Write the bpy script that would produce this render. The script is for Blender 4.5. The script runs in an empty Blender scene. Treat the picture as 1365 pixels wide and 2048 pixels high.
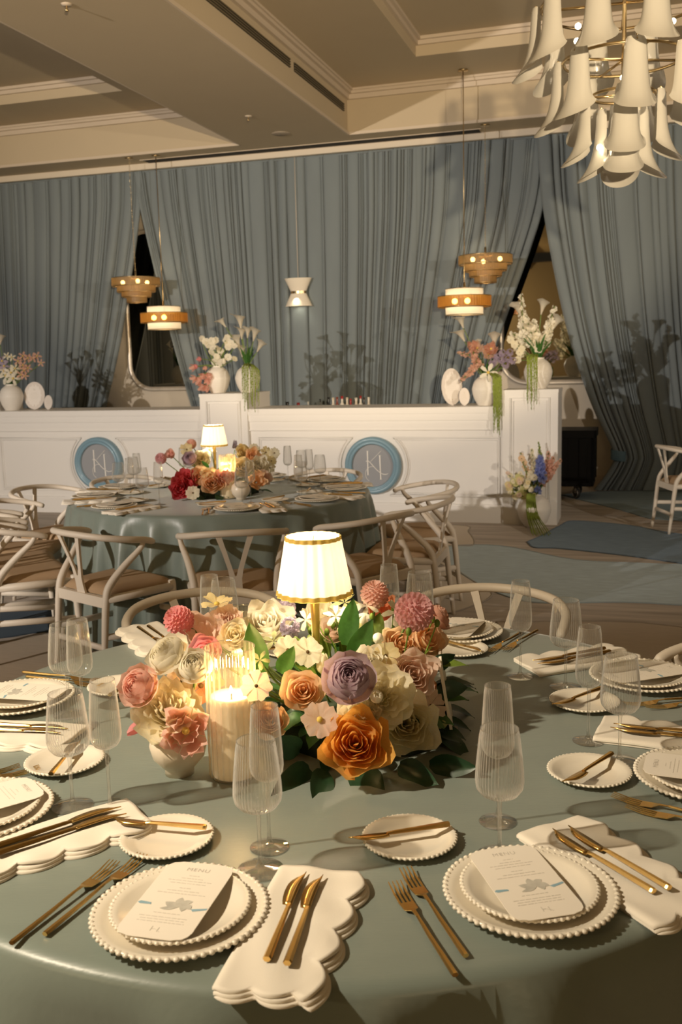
import bpy, math, random
from math import sin, cos, pi, radians, atan2, hypot
from mathutils import Vector, Matrix
random.seed(7)
SC = bpy.context.scene
COL = SC.collection
# ------------------------------------------------------------------ camera
CAM_H = 1.549
PITCH, ROLL, FPX = 0.1539, -0.0251, 1960.0
THETA = radians(17.1)          # the room is turned against the camera axis
FW = Vector((0, cos(PITCH), -sin(PITCH)))
UP0 = Vector((0, sin(PITCH), cos(PITCH)))
RT0 = Vector((1, 0, 0))
RT = cos(ROLL) * RT0 + sin(ROLL) * UP0
UP = -sin(ROLL) * RT0 + cos(ROLL) * UP0
CPOS = Vector((0, 0, CAM_H))
cd = bpy.data.cameras.new('camera')
cam = bpy.data.objects.new('camera', cd)
COL.objects.link(cam)
cd.sensor_fit = 'VERTICAL'
cd.sensor_height = 36.0
cd.lens = FPX / 2048 * 36.0
cd.clip_start = 0.05
cd.clip_end = 100
m3 = Matrix((RT, UP, -FW)).transposed()
cam.matrix_world = Matrix.Translation(CPOS) @ m3.to_4x4()
cd.dof.use_dof = True
cd.dof.focus_distance = 2.3
cd.dof.aperture_fstop = 8.0
SC.camera = cam
SC.view_settings.view_transform = 'Standard'
SC.view_settings.look = 'None'
SC.view_settings.gamma = 1.0
SC.view_settings.use_curve_mapping = False
SC.view_settings.exposure = 0.0
SC.cycles.max_bounces = 10
SC.cycles.diffuse_bounces = 4
SC.cycles.glossy_bounces = 4
SC.cycles.transmission_bounces = 6
SC.cycles.transparent_max_bounces = 32
SC.cycles.caustics_reflective = False
SC.cycles.caustics_refractive = False
SC.cycles.sample_clamp_indirect = 4.0


def ray(px, py):
    return ((px - 682.5) * RT + (1024 - py) * UP + FPX * FW)


def at(px, py, Y):              # point at world depth Y seen at a pixel of the photograph
    d = ray(px, py)
    return CPOS + d * (Y / d.y)


UX = Vector((cos(THETA), -sin(THETA), 0))
UY = Vector((sin(THETA), cos(THETA), 0))


def W(x, y, z=0.0):             # room coordinates (along the bar, into the room, up) -> world
    return UX * x + UY * y + Vector((0, 0, z))


# ------------------------------------------------------------------ world and lights
wd = bpy.data.worlds.new('world')
SC.world = wd
wd.use_nodes = True
wd.node_tree.nodes['Background'].inputs[0].default_value = (0.02, 0.016, 0.012, 1)
wd.node_tree.nodes['Background'].inputs[1].default_value = 1.0


def lamp(name, kind, loc, energy, color, size=0.05, target=None, cone=60, blend=0.4):
    d = bpy.data.lights.new(name, kind)
    d.energy = energy
    d.color = color
    if kind in ('POINT', 'SPOT'):
        d.shadow_soft_size = size
    if kind == 'SPOT':
        d.spot_size = radians(cone)
        d.spot_blend = blend
    o = bpy.data.objects.new(name, d)
    o.location = loc
    if target is not None:
        o.rotation_euler = (Vector(target) - Vector(loc)).to_track_quat('-Z', 'Y').to_euler()
    COL.objects.link(o)
    return o


WARM = (1.0, 0.78, 0.54)
WARM2 = (1.0, 0.62, 0.30)
lamp('event_spot', 'SPOT', W(-6.5, -2.6, 2.85), 2900, (1.0, 0.895, 0.79), 0.05, W(-3.8, 9.2, 2.0), 60, 1.0)
lamp('event_spot', 'SPOT', W(3.8, 3.6, 2.5), 640, (1.0, 0.86, 0.70), 0.04, W(-3.2, 9.6, 1.8), 64, 1.0)
lamp('event_spot', 'SPOT', W(0.95, -1.2, 1.95), 2300, (1.0, 0.78, 0.50), 0.04, W(-3.0, 10.5, 4.9), 42, 0.3)
lamp('event_spot', 'SPOT', (-2.4, 1.0, 3.1), 600, (1.0, 0.84, 0.62), 0.05, (-0.32, 1.95, 0.76), 54, 1.0)
lamp('fill_light', 'POINT', W(-4.4, -4.0, 2.6), 110, (1.0, 0.72, 0.38), 0.1)  # added fill behind the camera, no fixture stands here
lamp('fill_light', 'POINT', W(3.5, -3.5, 2.6), 80, (1.0, 0.72, 0.38), 0.1)  # second added fill, brightens the ceiling behind the camera

# ------------------------------------------------------------------ materials
MATS = {}


def mat(name, color=(0.8, 0.8, 0.8), rough=0.5, metal=0.0, noise=0.0, nscale=20.0, bump=0.0, bscale=200.0, stretch=(1, 1, 1),
        sheen=0.0, emit=None, estr=0.0, trans=0.0, coat=0.0, spec=0.5, col2=None):
    if name in MATS:
        return MATS[name]
    m = bpy.data.materials.new(name)
    MATS[name] = m
    m.use_nodes = True
    nt = m.node_tree
    N, L = nt.nodes, nt.links
    b = N['Principled BSDF']
    c4 = (*color, 1)
    b.inputs['Base Color'].default_value = c4
    b.inputs['Roughness'].default_value = rough
    b.inputs['Metallic'].default_value = metal
    b.inputs['Specular IOR Level'].default_value = spec
    b.inputs['Sheen Weight'].default_value = sheen
    b.inputs['Coat Weight'].default_value = coat
    tc = N.new('ShaderNodeTexCoord')
    mp = N.new('ShaderNodeMapping')
    mp.inputs['Scale'].default_value = stretch
    L.new(tc.outputs['Object'], mp.inputs[0])
    if noise > 0 or col2:
        n = N.new('ShaderNodeTexNoise')
        n.inputs['Scale'].default_value = nscale
        n.inputs['Detail'].default_value = 5
        L.new(mp.outputs[0], n.inputs['Vector'])
        mx = N.new('ShaderNodeMix')
        mx.data_type = 'RGBA'
        if col2:
            mx.inputs['A'].default_value = c4
            mx.inputs['B'].default_value = (*col2, 1)
            rp = N.new('ShaderNodeMapRange')
            rp.inputs['From Min'].default_value = 0.35
            rp.inputs['From Max'].default_value = 0.65
            L.new(n.outputs['Fac'], rp.inputs['Value'])
            L.new(rp.outputs[0], mx.inputs['Factor'])
        else:
            k = 1 - noise
            mx.inputs['A'].default_value = (color[0] * k, color[1] * k, color[2] * k, 1)
            k = 1 + noise
            mx.inputs['B'].default_value = (min(1, color[0] * k), min(1, color[1] * k), min(1, color[2] * k), 1)
            L.new(n.outputs['Fac'], mx.inputs['Factor'])
        L.new(mx.outputs['Result'], b.inputs['Base Color'])
    if bump > 0:
        n2 = N.new('ShaderNodeTexNoise')
        n2.inputs['Scale'].default_value = bscale
        n2.inputs['Detail'].default_value = 3
        L.new(mp.outputs[0], n2.inputs['Vector'])
        bp = N.new('ShaderNodeBump')
        bp.inputs['Strength'].default_value = bump
        bp.inputs['Distance'].default_value = 0.01
        L.new(n2.outputs['Fac'], bp.inputs['Height'])
        L.new(bp.outputs[0], b.inputs['Normal'])
    if emit:
        b.inputs['Emission Color'].default_value = (*emit, 1)
        b.inputs['Emission Strength'].default_value = estr
    if trans > 0:
        t = N.new('ShaderNodeBsdfTranslucent')
        t.inputs['Color'].default_value = c4
        if noise > 0 or col2:
            L.new(mx.outputs['Result'], t.inputs['Color'])
        ms = N.new('ShaderNodeMixShader')
        ms.inputs[0].default_value = trans
        L.new(b.outputs[0], ms.inputs[1])
        L.new(t.outputs[0], ms.inputs[2])
        L.new(ms.outputs[0], N['Material Output'].inputs[0])
    return m


def glass(name, tint=(0.97, 0.97, 0.96), lo=0.05, hi=0.7, white=0.14, wcol=(0.9, 0.88, 0.84), rough=0.03, blend=0.35):
    """thin-walled glass: clear film, stronger mirror and a little haze at grazing angles"""
    m = bpy.data.materials.new(name)
    MATS[name] = m
    m.use_nodes = True
    nt = m.node_tree
    N, L = nt.nodes, nt.links
    N.remove(N['Principled BSDF'])
    tr = N.new('ShaderNodeBsdfTransparent')
    tr.inputs[0].default_value = (*tint, 1)
    gl = N.new('ShaderNodeBsdfGlossy')
    gl.inputs['Roughness'].default_value = rough
    lw = N.new('ShaderNodeLayerWeight')
    lw.inputs['Blend'].default_value = blend
    mr = N.new('ShaderNodeMapRange')
    mr.inputs['To Min'].default_value = lo
    mr.inputs['To Max'].default_value = hi
    L.new(lw.outputs['Facing'], mr.inputs['Value'])
    mg = N.new('ShaderNodeMixShader')
    L.new(mr.outputs[0], mg.inputs[0])
    L.new(tr.outputs[0], mg.inputs[1])
    L.new(gl.outputs[0], mg.inputs[2])
    df = N.new('ShaderNodeBsdfDiffuse')
    df.inputs[0].default_value = (*wcol, 1)
    tl = N.new('ShaderNodeBsdfTranslucent')
    tl.inputs[0].default_value = (*wcol, 1)
    dt = N.new('ShaderNodeMixShader')
    dt.inputs[0].default_value = 0.5
    L.new(df.outputs[0], dt.inputs[1])
    L.new(tl.outputs[0], dt.inputs[2])
    mr2 = N.new('ShaderNodeMapRange')
    mr2.inputs['To Min'].default_value = white * 0.3
    mr2.inputs['To Max'].default_value = white * 5
    L.new(lw.outputs['Facing'], mr2.inputs['Value'])
    ms = N.new('ShaderNodeMixShader')
    L.new(mr2.outputs[0], ms.inputs[0])
    L.new(mg.outputs[0], ms.inputs[1])
    L.new(dt.outputs[0], ms.inputs[2])
    L.new(ms.outputs[0], N['Material Output'].inputs[0])
    return m


M_WALL = mat('painted_wall', (0.62, 0.55, 0.45), 0.85, bump=0.02, bscale=90)
M_CEIL = mat('painted_ceiling', (0.53, 0.44, 0.305), 0.9, noise=0.03, nscale=3)
M_TRIM = mat('painted_trim', (0.60, 0.51, 0.40), 0.7)
M_DARK = mat('dark_slot', (0.012, 0.010, 0.008), 0.8)
M_GRILLE = mat('bronze_grille', (0.16, 0.13, 0.08), 0.6)
M_CURT = mat('slate_blue_drape', (0.185, 0.22, 0.235), 0.85, noise=0.10, nscale=6, bump=0.06, bscale=260, stretch=(1, 1, 0.25), sheen=0.25)
M_TIE = mat('teal_tieback', (0.10, 0.17, 0.21), 0.8)
M_BAR = mat('white_bar_paint', (0.80, 0.775, 0.735), 0.55, bump=0.01, bscale=60)
M_BLUEFR = mat('blue_frame_paint', (0.20, 0.33, 0.41), 0.35, coat=0.2)
M_GREYDISC = mat('grey_blue_disc', (0.30, 0.31, 0.33), 0.6)
M_MONO = mat('white_monogram', (0.85, 0.82, 0.76), 0.5)
M_CERAMIC = mat('speckled_white_ceramic', (0.80, 0.755, 0.68), 0.5, noise=0.05, nscale=90)
M_CREAMVASE = mat('cream_ceramic', (0.78, 0.68, 0.54), 0.35)
M_PLATE = mat('ivory_porcelain', (0.82, 0.76, 0.64), 0.22, coat=0.3)
M_PAPER = mat('ivory_card', (0.84, 0.78, 0.68), 0.8)
M_INK = mat('grey_ink', (0.54, 0.50, 0.43), 0.8)
M_INK2 = mat('pale_ink', (0.66, 0.61, 0.53), 0.8)
M_LILYINK = mat('grey_lily_print', (0.50, 0.48, 0.42), 0.8, noise=0.35, nscale=60)
M_RIBBON = mat('blue_ribbon_print', (0.26, 0.42, 0.50), 0.7)
M_NAPKIN = mat('ivory_linen', (0.83, 0.77, 0.66), 0.85, bump=0.05, bscale=500, sheen=0.15)
M_GOLD = mat('polished_gold', (0.84, 0.56, 0.20), 0.24, metal=1.0)
M_BRASS = mat('brushed_brass', (0.58, 0.44, 0.24), 0.3, metal=1.0)
M_LAMPGOLD = mat('lamp_gold', (0.80, 0.56, 0.16), 0.3, metal=0.8)
M_GLASS = glass('ribbed_clear_glass')
M_STEM = glass('clear_stem_glass', lo=0.04, hi=0.75, white=0.02, blend=0.45)
M_CANDGLASS = glass('fluted_candle_glass', tint=(0.99, 0.96, 0.90), lo=0.06, hi=0.55, white=0.11, wcol=(0.9, 0.8, 0.6))
M_WAX = mat('glowing_ivory_wax', (0.86, 0.76, 0.58), 0.5, trans=0.25, emit=(1.0, 0.76, 0.42), estr=0.14)  # weak emission puts the flame's glow into the wax itself
M_FLAME = mat('candle_flame', (1, 0.7, 0.3), 0.5, emit=(1.0, 0.72, 0.32), estr=35)
M_BULB = mat('lit_bulb', (1, 0.9, 0.7), 0.5, emit=(1.0, 0.82, 0.52), estr=22)
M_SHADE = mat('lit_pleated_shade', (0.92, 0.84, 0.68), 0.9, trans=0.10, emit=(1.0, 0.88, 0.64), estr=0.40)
M_SHTRIM = mat('gold_shade_trim', (0.62, 0.46, 0.12), 0.7, trans=0.35)
M_WOOD = mat('ivory_painted_wood', (0.74, 0.66, 0.55), 0.5, noise=0.03, nscale=8, bump=0.02, bscale=80, stretch=(1, 1, 0.2))
M_SEAT = mat('tan_linen_cushion', (0.42, 0.285, 0.165), 0.9, noise=0.07, nscale=14, bump=0.05, bscale=400)
def see_through_amber(name, c, clear, estr=0.0):
    m = mat(name, c, 0.35, noise=0.25, nscale=70, stretch=(1, 1, 0.05), trans=0.4)
    nt = m.node_tree
    out = nt.nodes['Material Output']
    prev = out.inputs[0].links[0].from_socket
    tr = nt.nodes.new('ShaderNodeBsdfTransparent')
    tr.inputs[0].default_value = (min(1, c[0] * 1.7), min(1, c[1] * 1.8), c[2] * 2.0, 1)
    mx = nt.nodes.new('ShaderNodeMixShader')
    mx.inputs[0].default_value = clear
    nt.links.new(prev, mx.inputs[1])
    nt.links.new(tr.outputs[0], mx.inputs[2])
    nt.links.new(mx.outputs[0], out.inputs[0])
    return m


M_RATTAN = see_through_amber('amber_rattan', (0.36, 0.235, 0.10), 0.32)
M_AMBER = see_through_amber('amber_glass_band', (0.55, 0.28, 0.06), 0.45)
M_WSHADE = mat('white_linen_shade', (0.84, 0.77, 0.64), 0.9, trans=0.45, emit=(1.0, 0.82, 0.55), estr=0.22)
M_SCONCE = mat('cream_sconce_linen', (0.82, 0.75, 0.62), 0.9)
M_MILK = mat('milk_glass', (0.57, 0.55, 0.50), 0.10, trans=0.25, coat=0.8, noise=0.04, nscale=9)
M_BLACK = mat('black_plastic_case', (0.004, 0.004, 0.004), 0.55, spec=0.2)
M_STEEL = mat('caster_steel', (0.45, 0.42, 0.38), 0.35, metal=0.9)
M_RUBBER = mat('caster_rubber', (0.03, 0.028, 0.025), 0.7)
M_SIGN = mat('white_sign_board', (0.70, 0.64, 0.58), 0.5)
M_SIGN2 = mat('white_sign_insert', (0.82, 0.77, 0.71), 0.6)
M_LEAF = mat('green_leaf', (0.055, 0.16, 0.03), 0.42, noise=0.35, nscale=10, trans=0.25)
M_LEAFD = mat('dark_green_leaf', (0.018, 0.055, 0.022), 0.4, noise=0.35, nscale=10, trans=0.12)
M_LEAFL = mat('lime_green_leaf', (0.20, 0.30, 0.04), 0.5, noise=0.25, nscale=12, trans=0.35)
M_STEMG = mat('green_flower_stem', (0.16, 0.24, 0.06), 0.5, trans=0.1)
M_AMAR = mat('green_amaranthus', (0.24, 0.30, 0.045), 0.8, noise=0.3, nscale=60, trans=0.15)
M_MOSS = mat('dark_moss_base', (0.02, 0.035, 0.015), 0.95)
M_CENTER = mat('brown_flower_center', (0.14, 0.08, 0.02), 0.8)
M_YCENT = mat('yellow_flower_center', (0.70, 0.50, 0.10), 0.7)
M_GREENSHELF = mat('green_stone_shelf', (0.06, 0.11, 0.075), 0.3)


def petalmat(name, c, c2=None, tr=0.55):
    c2 = c2 or tuple(min(1, v * 1.12) for v in c)
    return mat(name, c, 0.6, col2=c2, nscale=26, trans=tr, sheen=0.1)


P_CREAM = petalmat('cream_petals', (0.92, 0.83, 0.58), (0.95, 0.90, 0.73), 0.45)
P_WHITE = petalmat('white_petals', (0.93, 0.87, 0.70), (0.96, 0.92, 0.80), 0.42)
P_PALEY = petalmat('pale_yellow_petals', (0.87, 0.72, 0.34), (0.92, 0.80, 0.50))
P_PINK = petalmat('rose_pink_petals', (0.85, 0.36, 0.37), (0.90, 0.48, 0.48))
P_PEACH = petalmat('peach_pink_petals', (0.92, 0.57, 0.47), (0.94, 0.69, 0.59))
P_BLUSH = petalmat('blush_petals', (0.90, 0.68, 0.54), (0.93, 0.77, 0.66))
P_APRI = petalmat('apricot_petals', (0.93, 0.63, 0.36), (0.95, 0.72, 0.47))
P_ORANGE = petalmat('orange_petals', (0.86, 0.43, 0.075), (0.90, 0.54, 0.14))
P_CORAL = petalmat('coral_petals', (0.86, 0.33, 0.15), (0.90, 0.45, 0.24))
P_RED = petalmat('coral_red_petals', (0.78, 0.09, 0.12), (0.84, 0.17, 0.18))
P_LAV = petalmat('lavender_petals', (0.62, 0.45, 0.52), (0.70, 0.55, 0.60))
P_LILAC = petalmat('lilac_petals', (0.55, 0.46, 0.60), (0.66, 0.57, 0.68))
P_MAUVE = petalmat('mauve_pink_petals', (0.76, 0.40, 0.42), (0.84, 0.55, 0.54))
P_BLUE = petalmat('delphinium_blue_petals', (0.24, 0.30, 0.66), (0.38, 0.44, 0.76))
P_CALLA = petalmat('calla_white_petals', (0.82, 0.77, 0.64), (0.86, 0.82, 0.72))
P_YGREEN = petalmat('yellow_green_petals', (0.70, 0.68, 0.26), (0.80, 0.78, 0.42))
P_PEACHD = petalmat('peach_gladiolus_petals', (0.80, 0.45, 0.32), (0.86, 0.58, 0.45))


# ------------------------------------------------------------------ mesh helpers
class G:
    def __init__(s):
        s.v, s.f = [], []

    def add(s, vs, fs):
        o = len(s.v)
        s.v.extend(vs)
        s.f.extend([tuple(i + o for i in f) for f in fs])
        return s

    def grid(s, fn, nu, nv, closed=False):
        o = len(s.v)
        cu = nu if closed else nu + 1
        for j in range(nv + 1):
            for i in range(cu):
                s.v.append(fn(i / nu, j / nv))
        for j in range(nv):
            for i in range(nu):
                a = o + j * cu + i
                b = o + j * cu + (i + 1) % cu
                s.f.append((a, b, b + cu, a + cu))
        return s

    def box(s, x0, x1, y0, y1, z0, z1):
        return s.add([(x0, y0, z0), (x1, y0, z0), (x1, y1, z0), (x0, y1, z0), (x0, y0, z1), (x1, y0, z1), (x1, y1, z1), (x0, y1, z1)],
                     [(0, 3, 2, 1), (4, 5, 6, 7), (0, 1, 5, 4), (1, 2, 6, 5), (2, 3, 7, 6), (3, 0, 4, 7)])

    def lathe(s, prof, seg=32, rib=0, amp=0.0, c=(0, 0, 0), cap0=False, cap1=False, ribs=None):
        o = len(s.v)
        n = len(prof)
        for k, (r, z) in enumerate(prof):
            for i in range(seg):
                a = 2 * pi * i / seg
                rr = r
                if rib and (ribs is None or ribs[0] <= k <= ribs[1]):
                    rr = r * (1 + amp * cos(rib * a))
                s.v.append((c[0] + rr * cos(a), c[1] + rr * sin(a), c[2] + z))
        for k in range(n - 1):
            for i in range(seg):
                a = o + k * seg + i
                b = o + k * seg + (i + 1) % seg
                s.f.append((a, b, b + seg, a + seg))
        if cap0:
            s.f.append(tuple(o + i for i in range(seg))[::-1])
        if cap1:
            s.f.append(tuple(o + (n - 1) * seg + i for i in range(seg)))
        return s

    def tube(s, pts, rad, seg=8, cap=True, closed=False, flat=1.0):
        pts = [Vector(p) for p in pts]
        n = len(pts)
        if not hasattr(rad, '__len__'):
            rad = [rad] * n
        o = len(s.v)
        t0 = (pts[1] - pts[0]).normalized()
        nrm = t0.orthogonal().normalized()
        if abs(t0.z) < 0.9:
            nrm = (Vector((0, 0, 1)) - t0 * t0.z).normalized()
        for k in range(n):
            if closed:
                t = (pts[(k + 1) % n] - pts[k - 1]).normalized()
            else:
                t = (pts[min(k + 1, n - 1)] - pts[max(k - 1, 0)]).normalized()
            nrm = (nrm - t * nrm.dot(t)).normalized()
            bn = t.cross(nrm)
            for i in range(seg):
                a = 2 * pi * i / seg
                p = pts[k] + (nrm * cos(a) * flat + bn * sin(a)) * rad[k]
                s.v.append(tuple(p))
        kk = n if closed else n - 1
        for k in range(kk):
            for i in range(seg):
                a = o + k * seg + i
                b = o + k * seg + (i + 1) % seg
                c2 = o + ((k + 1) % n) * seg + (i + 1) % seg
                d = o + ((k + 1) % n) * seg + i
                s.f.append((a, b, c2, d))
        if cap and not closed:
            s.f.append(tuple(o + i for i in range(seg))[::-1])
            s.f.append(tuple(o + (n - 1) * seg + i for i in range(seg)))
        return s

    def prism(s, outline, z0, z1):
        n = len(outline)
        o = len(s.v)
        s.v.extend([(x, y, z0) for x, y in outline])
        s.v.extend([(x, y, z1) for x, y in outline])
        s.f.append(tuple(o + i for i in range(n))[::-1])
        s.f.append(tuple(o + n + i for i in range(n)))
        for i in range(n):
            j = (i + 1) % n
            s.f.append((o + i, o + j, o + n + j, o + n + i))
        return s

    def sphere(s, c, r, seg=10, rings=6, sz=1.0):
        prof = [(max(1e-4, r * sin(pi * k / rings)), -r * sz * cos(pi * k / rings)) for k in range(rings + 1)]
        return s.lathe(prof, seg, c=c)

    def xf(s, M):
        s.v = [tuple(M @ Vector(p)) for p in s.v]
        return s

    def join(s, g, M=None):
        vs = g.v if M is None else [tuple(M @ Vector(p)) for p in g.v]
        return s.add(vs, g.f)

    def mesh(s, name, m, smooth=True):
        me = bpy.data.meshes.new(name)
        me.from_pydata(s.v, [], s.f)
        me.materials.append(m)
        if smooth:
            me.polygons.foreach_set('use_smooth', [True] * len(me.polygons))
        me.update()
        return me


def put(name, me, parent=None, loc=(0, 0, 0), rot=(0, 0, 0), scale=1.0, kind=None, label=None):
    o = bpy.data.objects.new(name, me)
    COL.objects.link(o)
    o.parent = parent
    o.location = loc
    if isinstance(rot, Matrix):
        o.rotation_euler = rot.to_euler()
    else:
        o.rotation_euler = rot
    o.scale = (scale,) * 3 if not hasattr(scale, '__len__') else scale
    if kind:
        o['kind'] = kind
    if label:
        o['label'] = label
    return o


def part(name, g, m, parent, smooth=True, **kw):
    return put(name, g.mesh(name, m, smooth), parent, **kw)


def thing(name, label, cat, loc=(0, 0, 0), rot=(0, 0, 0), group=None, me=None, scale=1.0):
    o = put(name, me, None, loc, rot, scale)
    o['label'] = label
    o['category'] = cat
    if group:
        o['group'] = group
    return o


def copy_thing(src, label, loc, rot=None, group=None):
    c = src.copy()
    COL.objects.link(c)
    c.location = loc
    if rot is not None:
        c.rotation_euler = rot
    c['label'] = label
    if group:
        c['group'] = group
    for ch in list(src.children):
        d = ch.copy()
        COL.objects.link(d)
        d.parent = c
        for g in list(ch.children):
            e = g.copy()
            COL.objects.link(e)
            e.parent = d
    return c


RZ = (0, 0, -THETA)


def struct(name, g, m, parent=None, smooth=False):      # meshes given in room coordinates
    o = put(name, g.mesh(name, m, smooth), parent, (0, 0, 0), RZ if parent is None else (0, 0, 0))
    if parent is None:
        o['kind'] = 'structure'
    return o


def rthing(name, label, cat, x, y, z=0, rz=0, group=None):
    return thing(name, label, cat, W(x, y, z), (0, 0, rz - THETA), group)


def bez(p0, p1, p2, t):
    return tuple((1 - t) ** 2 * a + 2 * t * (1 - t) * b + t * t * c for a, b, c in zip(p0, p1, p2))


def spline(pts, n):
    """Catmull-Rom through the points"""
    P = [Vector(p) for p in pts]
    P = [P[0] * 2 - P[1]] + P + [P[-1] * 2 - P[-2]]
    out = []
    for i in range(1, len(P) - 2):
        for k in range(n):
            t = k / n
            a, b, c, d = P[i - 1], P[i], P[i + 1], P[i + 2]
            out.append(0.5 * ((2 * b) + (c - a) * t + (2 * a - 5 * b + 4 * c - d) * t * t + (3 * b - 3 * c + d - a) * t ** 3))
    out.append(P[-2])
    return out


# ------------------------------------------------------------------ floor
def floor_material():
    m = bpy.data.materials.new('woodgrain_carpet')
    m.use_nodes = True
    N, L = m.node_tree.nodes, m.node_tree.links
    b = N['Principled BSDF']
    b.inputs['Roughness'].default_value = 0.9
    tc = N.new('ShaderNodeTexCoord')
    mp = N.new('ShaderNodeMapping')
    mp.inputs['Scale'].default_value = (0.8, 9, 1)
    L.new(tc.outputs['Object'], mp.inputs[0])
    n = N.new('ShaderNodeTexNoise')
    n.inputs['Scale'].default_value = 1.6
    n.inputs['Detail'].default_value = 6
    L.new(mp.outputs[0], n.inputs['Vector'])
    cr = N.new('ShaderNodeValToRGB')
    cr.color_ramp.elements[0].position = 0.3
    cr.color_ramp.elements[0].color = (0.32, 0.28, 0.24, 1)
    cr.color_ramp.elements[1].position = 0.7
    cr.color_ramp.elements[1].color = (0.58, 0.51, 0.44, 1)
    L.new(n.outputs['Fac'], cr.inputs[0])
    L.new(cr.outputs[0], b.inputs['Base Color'])
    return m


M_FLOOR = floor_material()
floor = struct('floor', G().box(-9.2, 7.2, -6.2, 12.1, -0.1, 0.0), M_FLOOR)
CP = {
    'light_blue': ([(0.763, 7.994), (1.303, 7.944), (1.77, 7.312), (2.276, 7.102), (2.898, 6.819), (2.495, 5.851), (1.767, 5.989), (1.301, 6.011), (1.105, 6.149), (0.939, 6.565), (0.81, 7.245)], (0.45, 0.55, 0.60), 0.003),
    'dark_blue': ([(1.553, 8.066), (1.737, 8.347), (2.005, 8.825), (2.187, 9.049), (2.609, 8.734), (2.909, 8.229), (3.652, 7.671), (3.094, 6.475), (2.506, 7.074), (2.181, 7.414), (1.755, 7.754), (1.567, 7.821)], (0.20, 0.28, 0.37), 0.006),
    'cream': ([(-0.207, 9.1), (1.066, 9.0), (1.135, 8.609), (1.098, 8.016), (0.894, 7.976), (0.064, 7.934), (-0.192, 8.424)], (0.62, 0.54, 0.44), 0.003),
    'sand': ([(0.724, 7.6), (0.819, 7.154), (0.916, 6.644), (0.979, 6.271), (0.79, 5.961), (0.585, 5.799), (0.408, 5.876), (0.525, 7.468)], (0.60, 0.53, 0.44), 0.003),
    'steel_blue': ([(2.45, 10.8), (3.084, 11.0), (4.492, 10.649), (3.652, 8.831), (3.016, 9.007), (2.882, 9.175), (2.783, 9.663)], (0.25, 0.33, 0.37), 0.003),
    'navy': ([(-2.768, 6.32), (-2.264, 6.295), (-1.823, 6.497), (-1.238, 6.653), (-0.227, 6.543), (-0.141, 5.53), (-0.702, 4.914), (-1.21, 5.224), (-1.709, 5.621), (-2.0, 5.521), (-2.417, 5.476)], (0.055, 0.085, 0.12), 0.003),
    'beige': ([(-2.646, 5.348), (-1.972, 5.436), (-1.687, 5.545), (-1.19, 5.13), (-0.916, 4.399), (-2.184, 4.357)], (0.46, 0.38, 0.29), 0.003),
    'taupe': ([(0.9, 5.6), (1.9, 5.4), (2.6, 4.2), (1.6, 3.4), (0.9, 4.4)], (0.48, 0.41, 0.33), 0.003),
}
for k, (pl, c, h) in CP.items():
    sm = [p.xy for p in spline([(*p, 0) for p in pl + pl[:1]], 5)][:-1]
    loc = [((p.x * UX.x + p.y * UX.y), (p.x * UY.x + p.y * UY.y)) for p in sm]
    a = sum(loc[i - 1][0] * loc[i][1] - loc[i][0] * loc[i - 1][1] for i in range(len(loc)))
    if a < 0:
        loc.reverse()
    pm = mat('carpet_' + k, c, 0.95, noise=0.38 if 'blue' in k else 0.13, nscale=18, stretch=(0.4, 3.0, 1), bump=0.1, bscale=180)
    part('carpet_patch', G().prism(loc, 0.0, h), pm, floor, smooth=False, label=k.replace('_', ' ') + ' carpet patch')
    # the sewn dark edge of the patch
    em = mat('carpet_edge_' + k, tuple(v * 0.6 for v in c), 0.95)
    part('carpet_edge', G().tube([(x, y, h) for x, y in loc], 0.008, 5, closed=True, flat=0.5), em, floor)

# ------------------------------------------------------------------ walls and ceiling (room coordinates)
ZS, ZL, ZT = 4.0, 4.47, 4.64
struct('wall_back', G().box(-9.2, 7.2, 11.8, 12.0, 0, 4.2), M_WALL)
struct('wall_left', G().box(-9.2, -9.0, -6.2, 12.0, 0, 4.2), mat('dim_wall_left', (0.22, 0.24, 0.24), 0.9))  # wall colour darkened so the left mirror reflects dark
struct('wall_right', G().box(7.0, 7.2, -6.2, 12.0, 0, 4.2), M_WALL)
struct('wall_front', G().box(-9.2, 7.2, -6.2, -6.0, 0, 4.2), mat('dim_wall_front', (0.42, 0.36, 0.27), 0.9))  # also darkened in colour for a dark mirror reflection
struct('baseboard_back', G().box(-9.0, 7.0, 11.76, 11.8, 0, 0.14), M_TRIM)
struct('ceiling', G().box(-9.2, 7.2, -6.2, 12.0, ZT, ZT + 0.1), M_CEIL)
struct('ceiling_soffit', G().box(-9.2, 7.2, 10.9, 12.0, ZS, ZT), M_CEIL)
struct('ceiling_beam', G().box(-4.435, -3.164, -6.2, 10.9, ZS, ZT), M_CEIL)
struct('ceiling_beam', G().box(3.4, 7.2, -6.2, 10.9, ZS, ZT), M_CEIL)
struct('ceiling_beam', G().box(-9.2, -8.6, -6.2, 10.9, ZS, ZT), M_CEIL)
LX0, LX1 = -8.6, -4.435
RX0, RX1 = -3.164, 3.4
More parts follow.
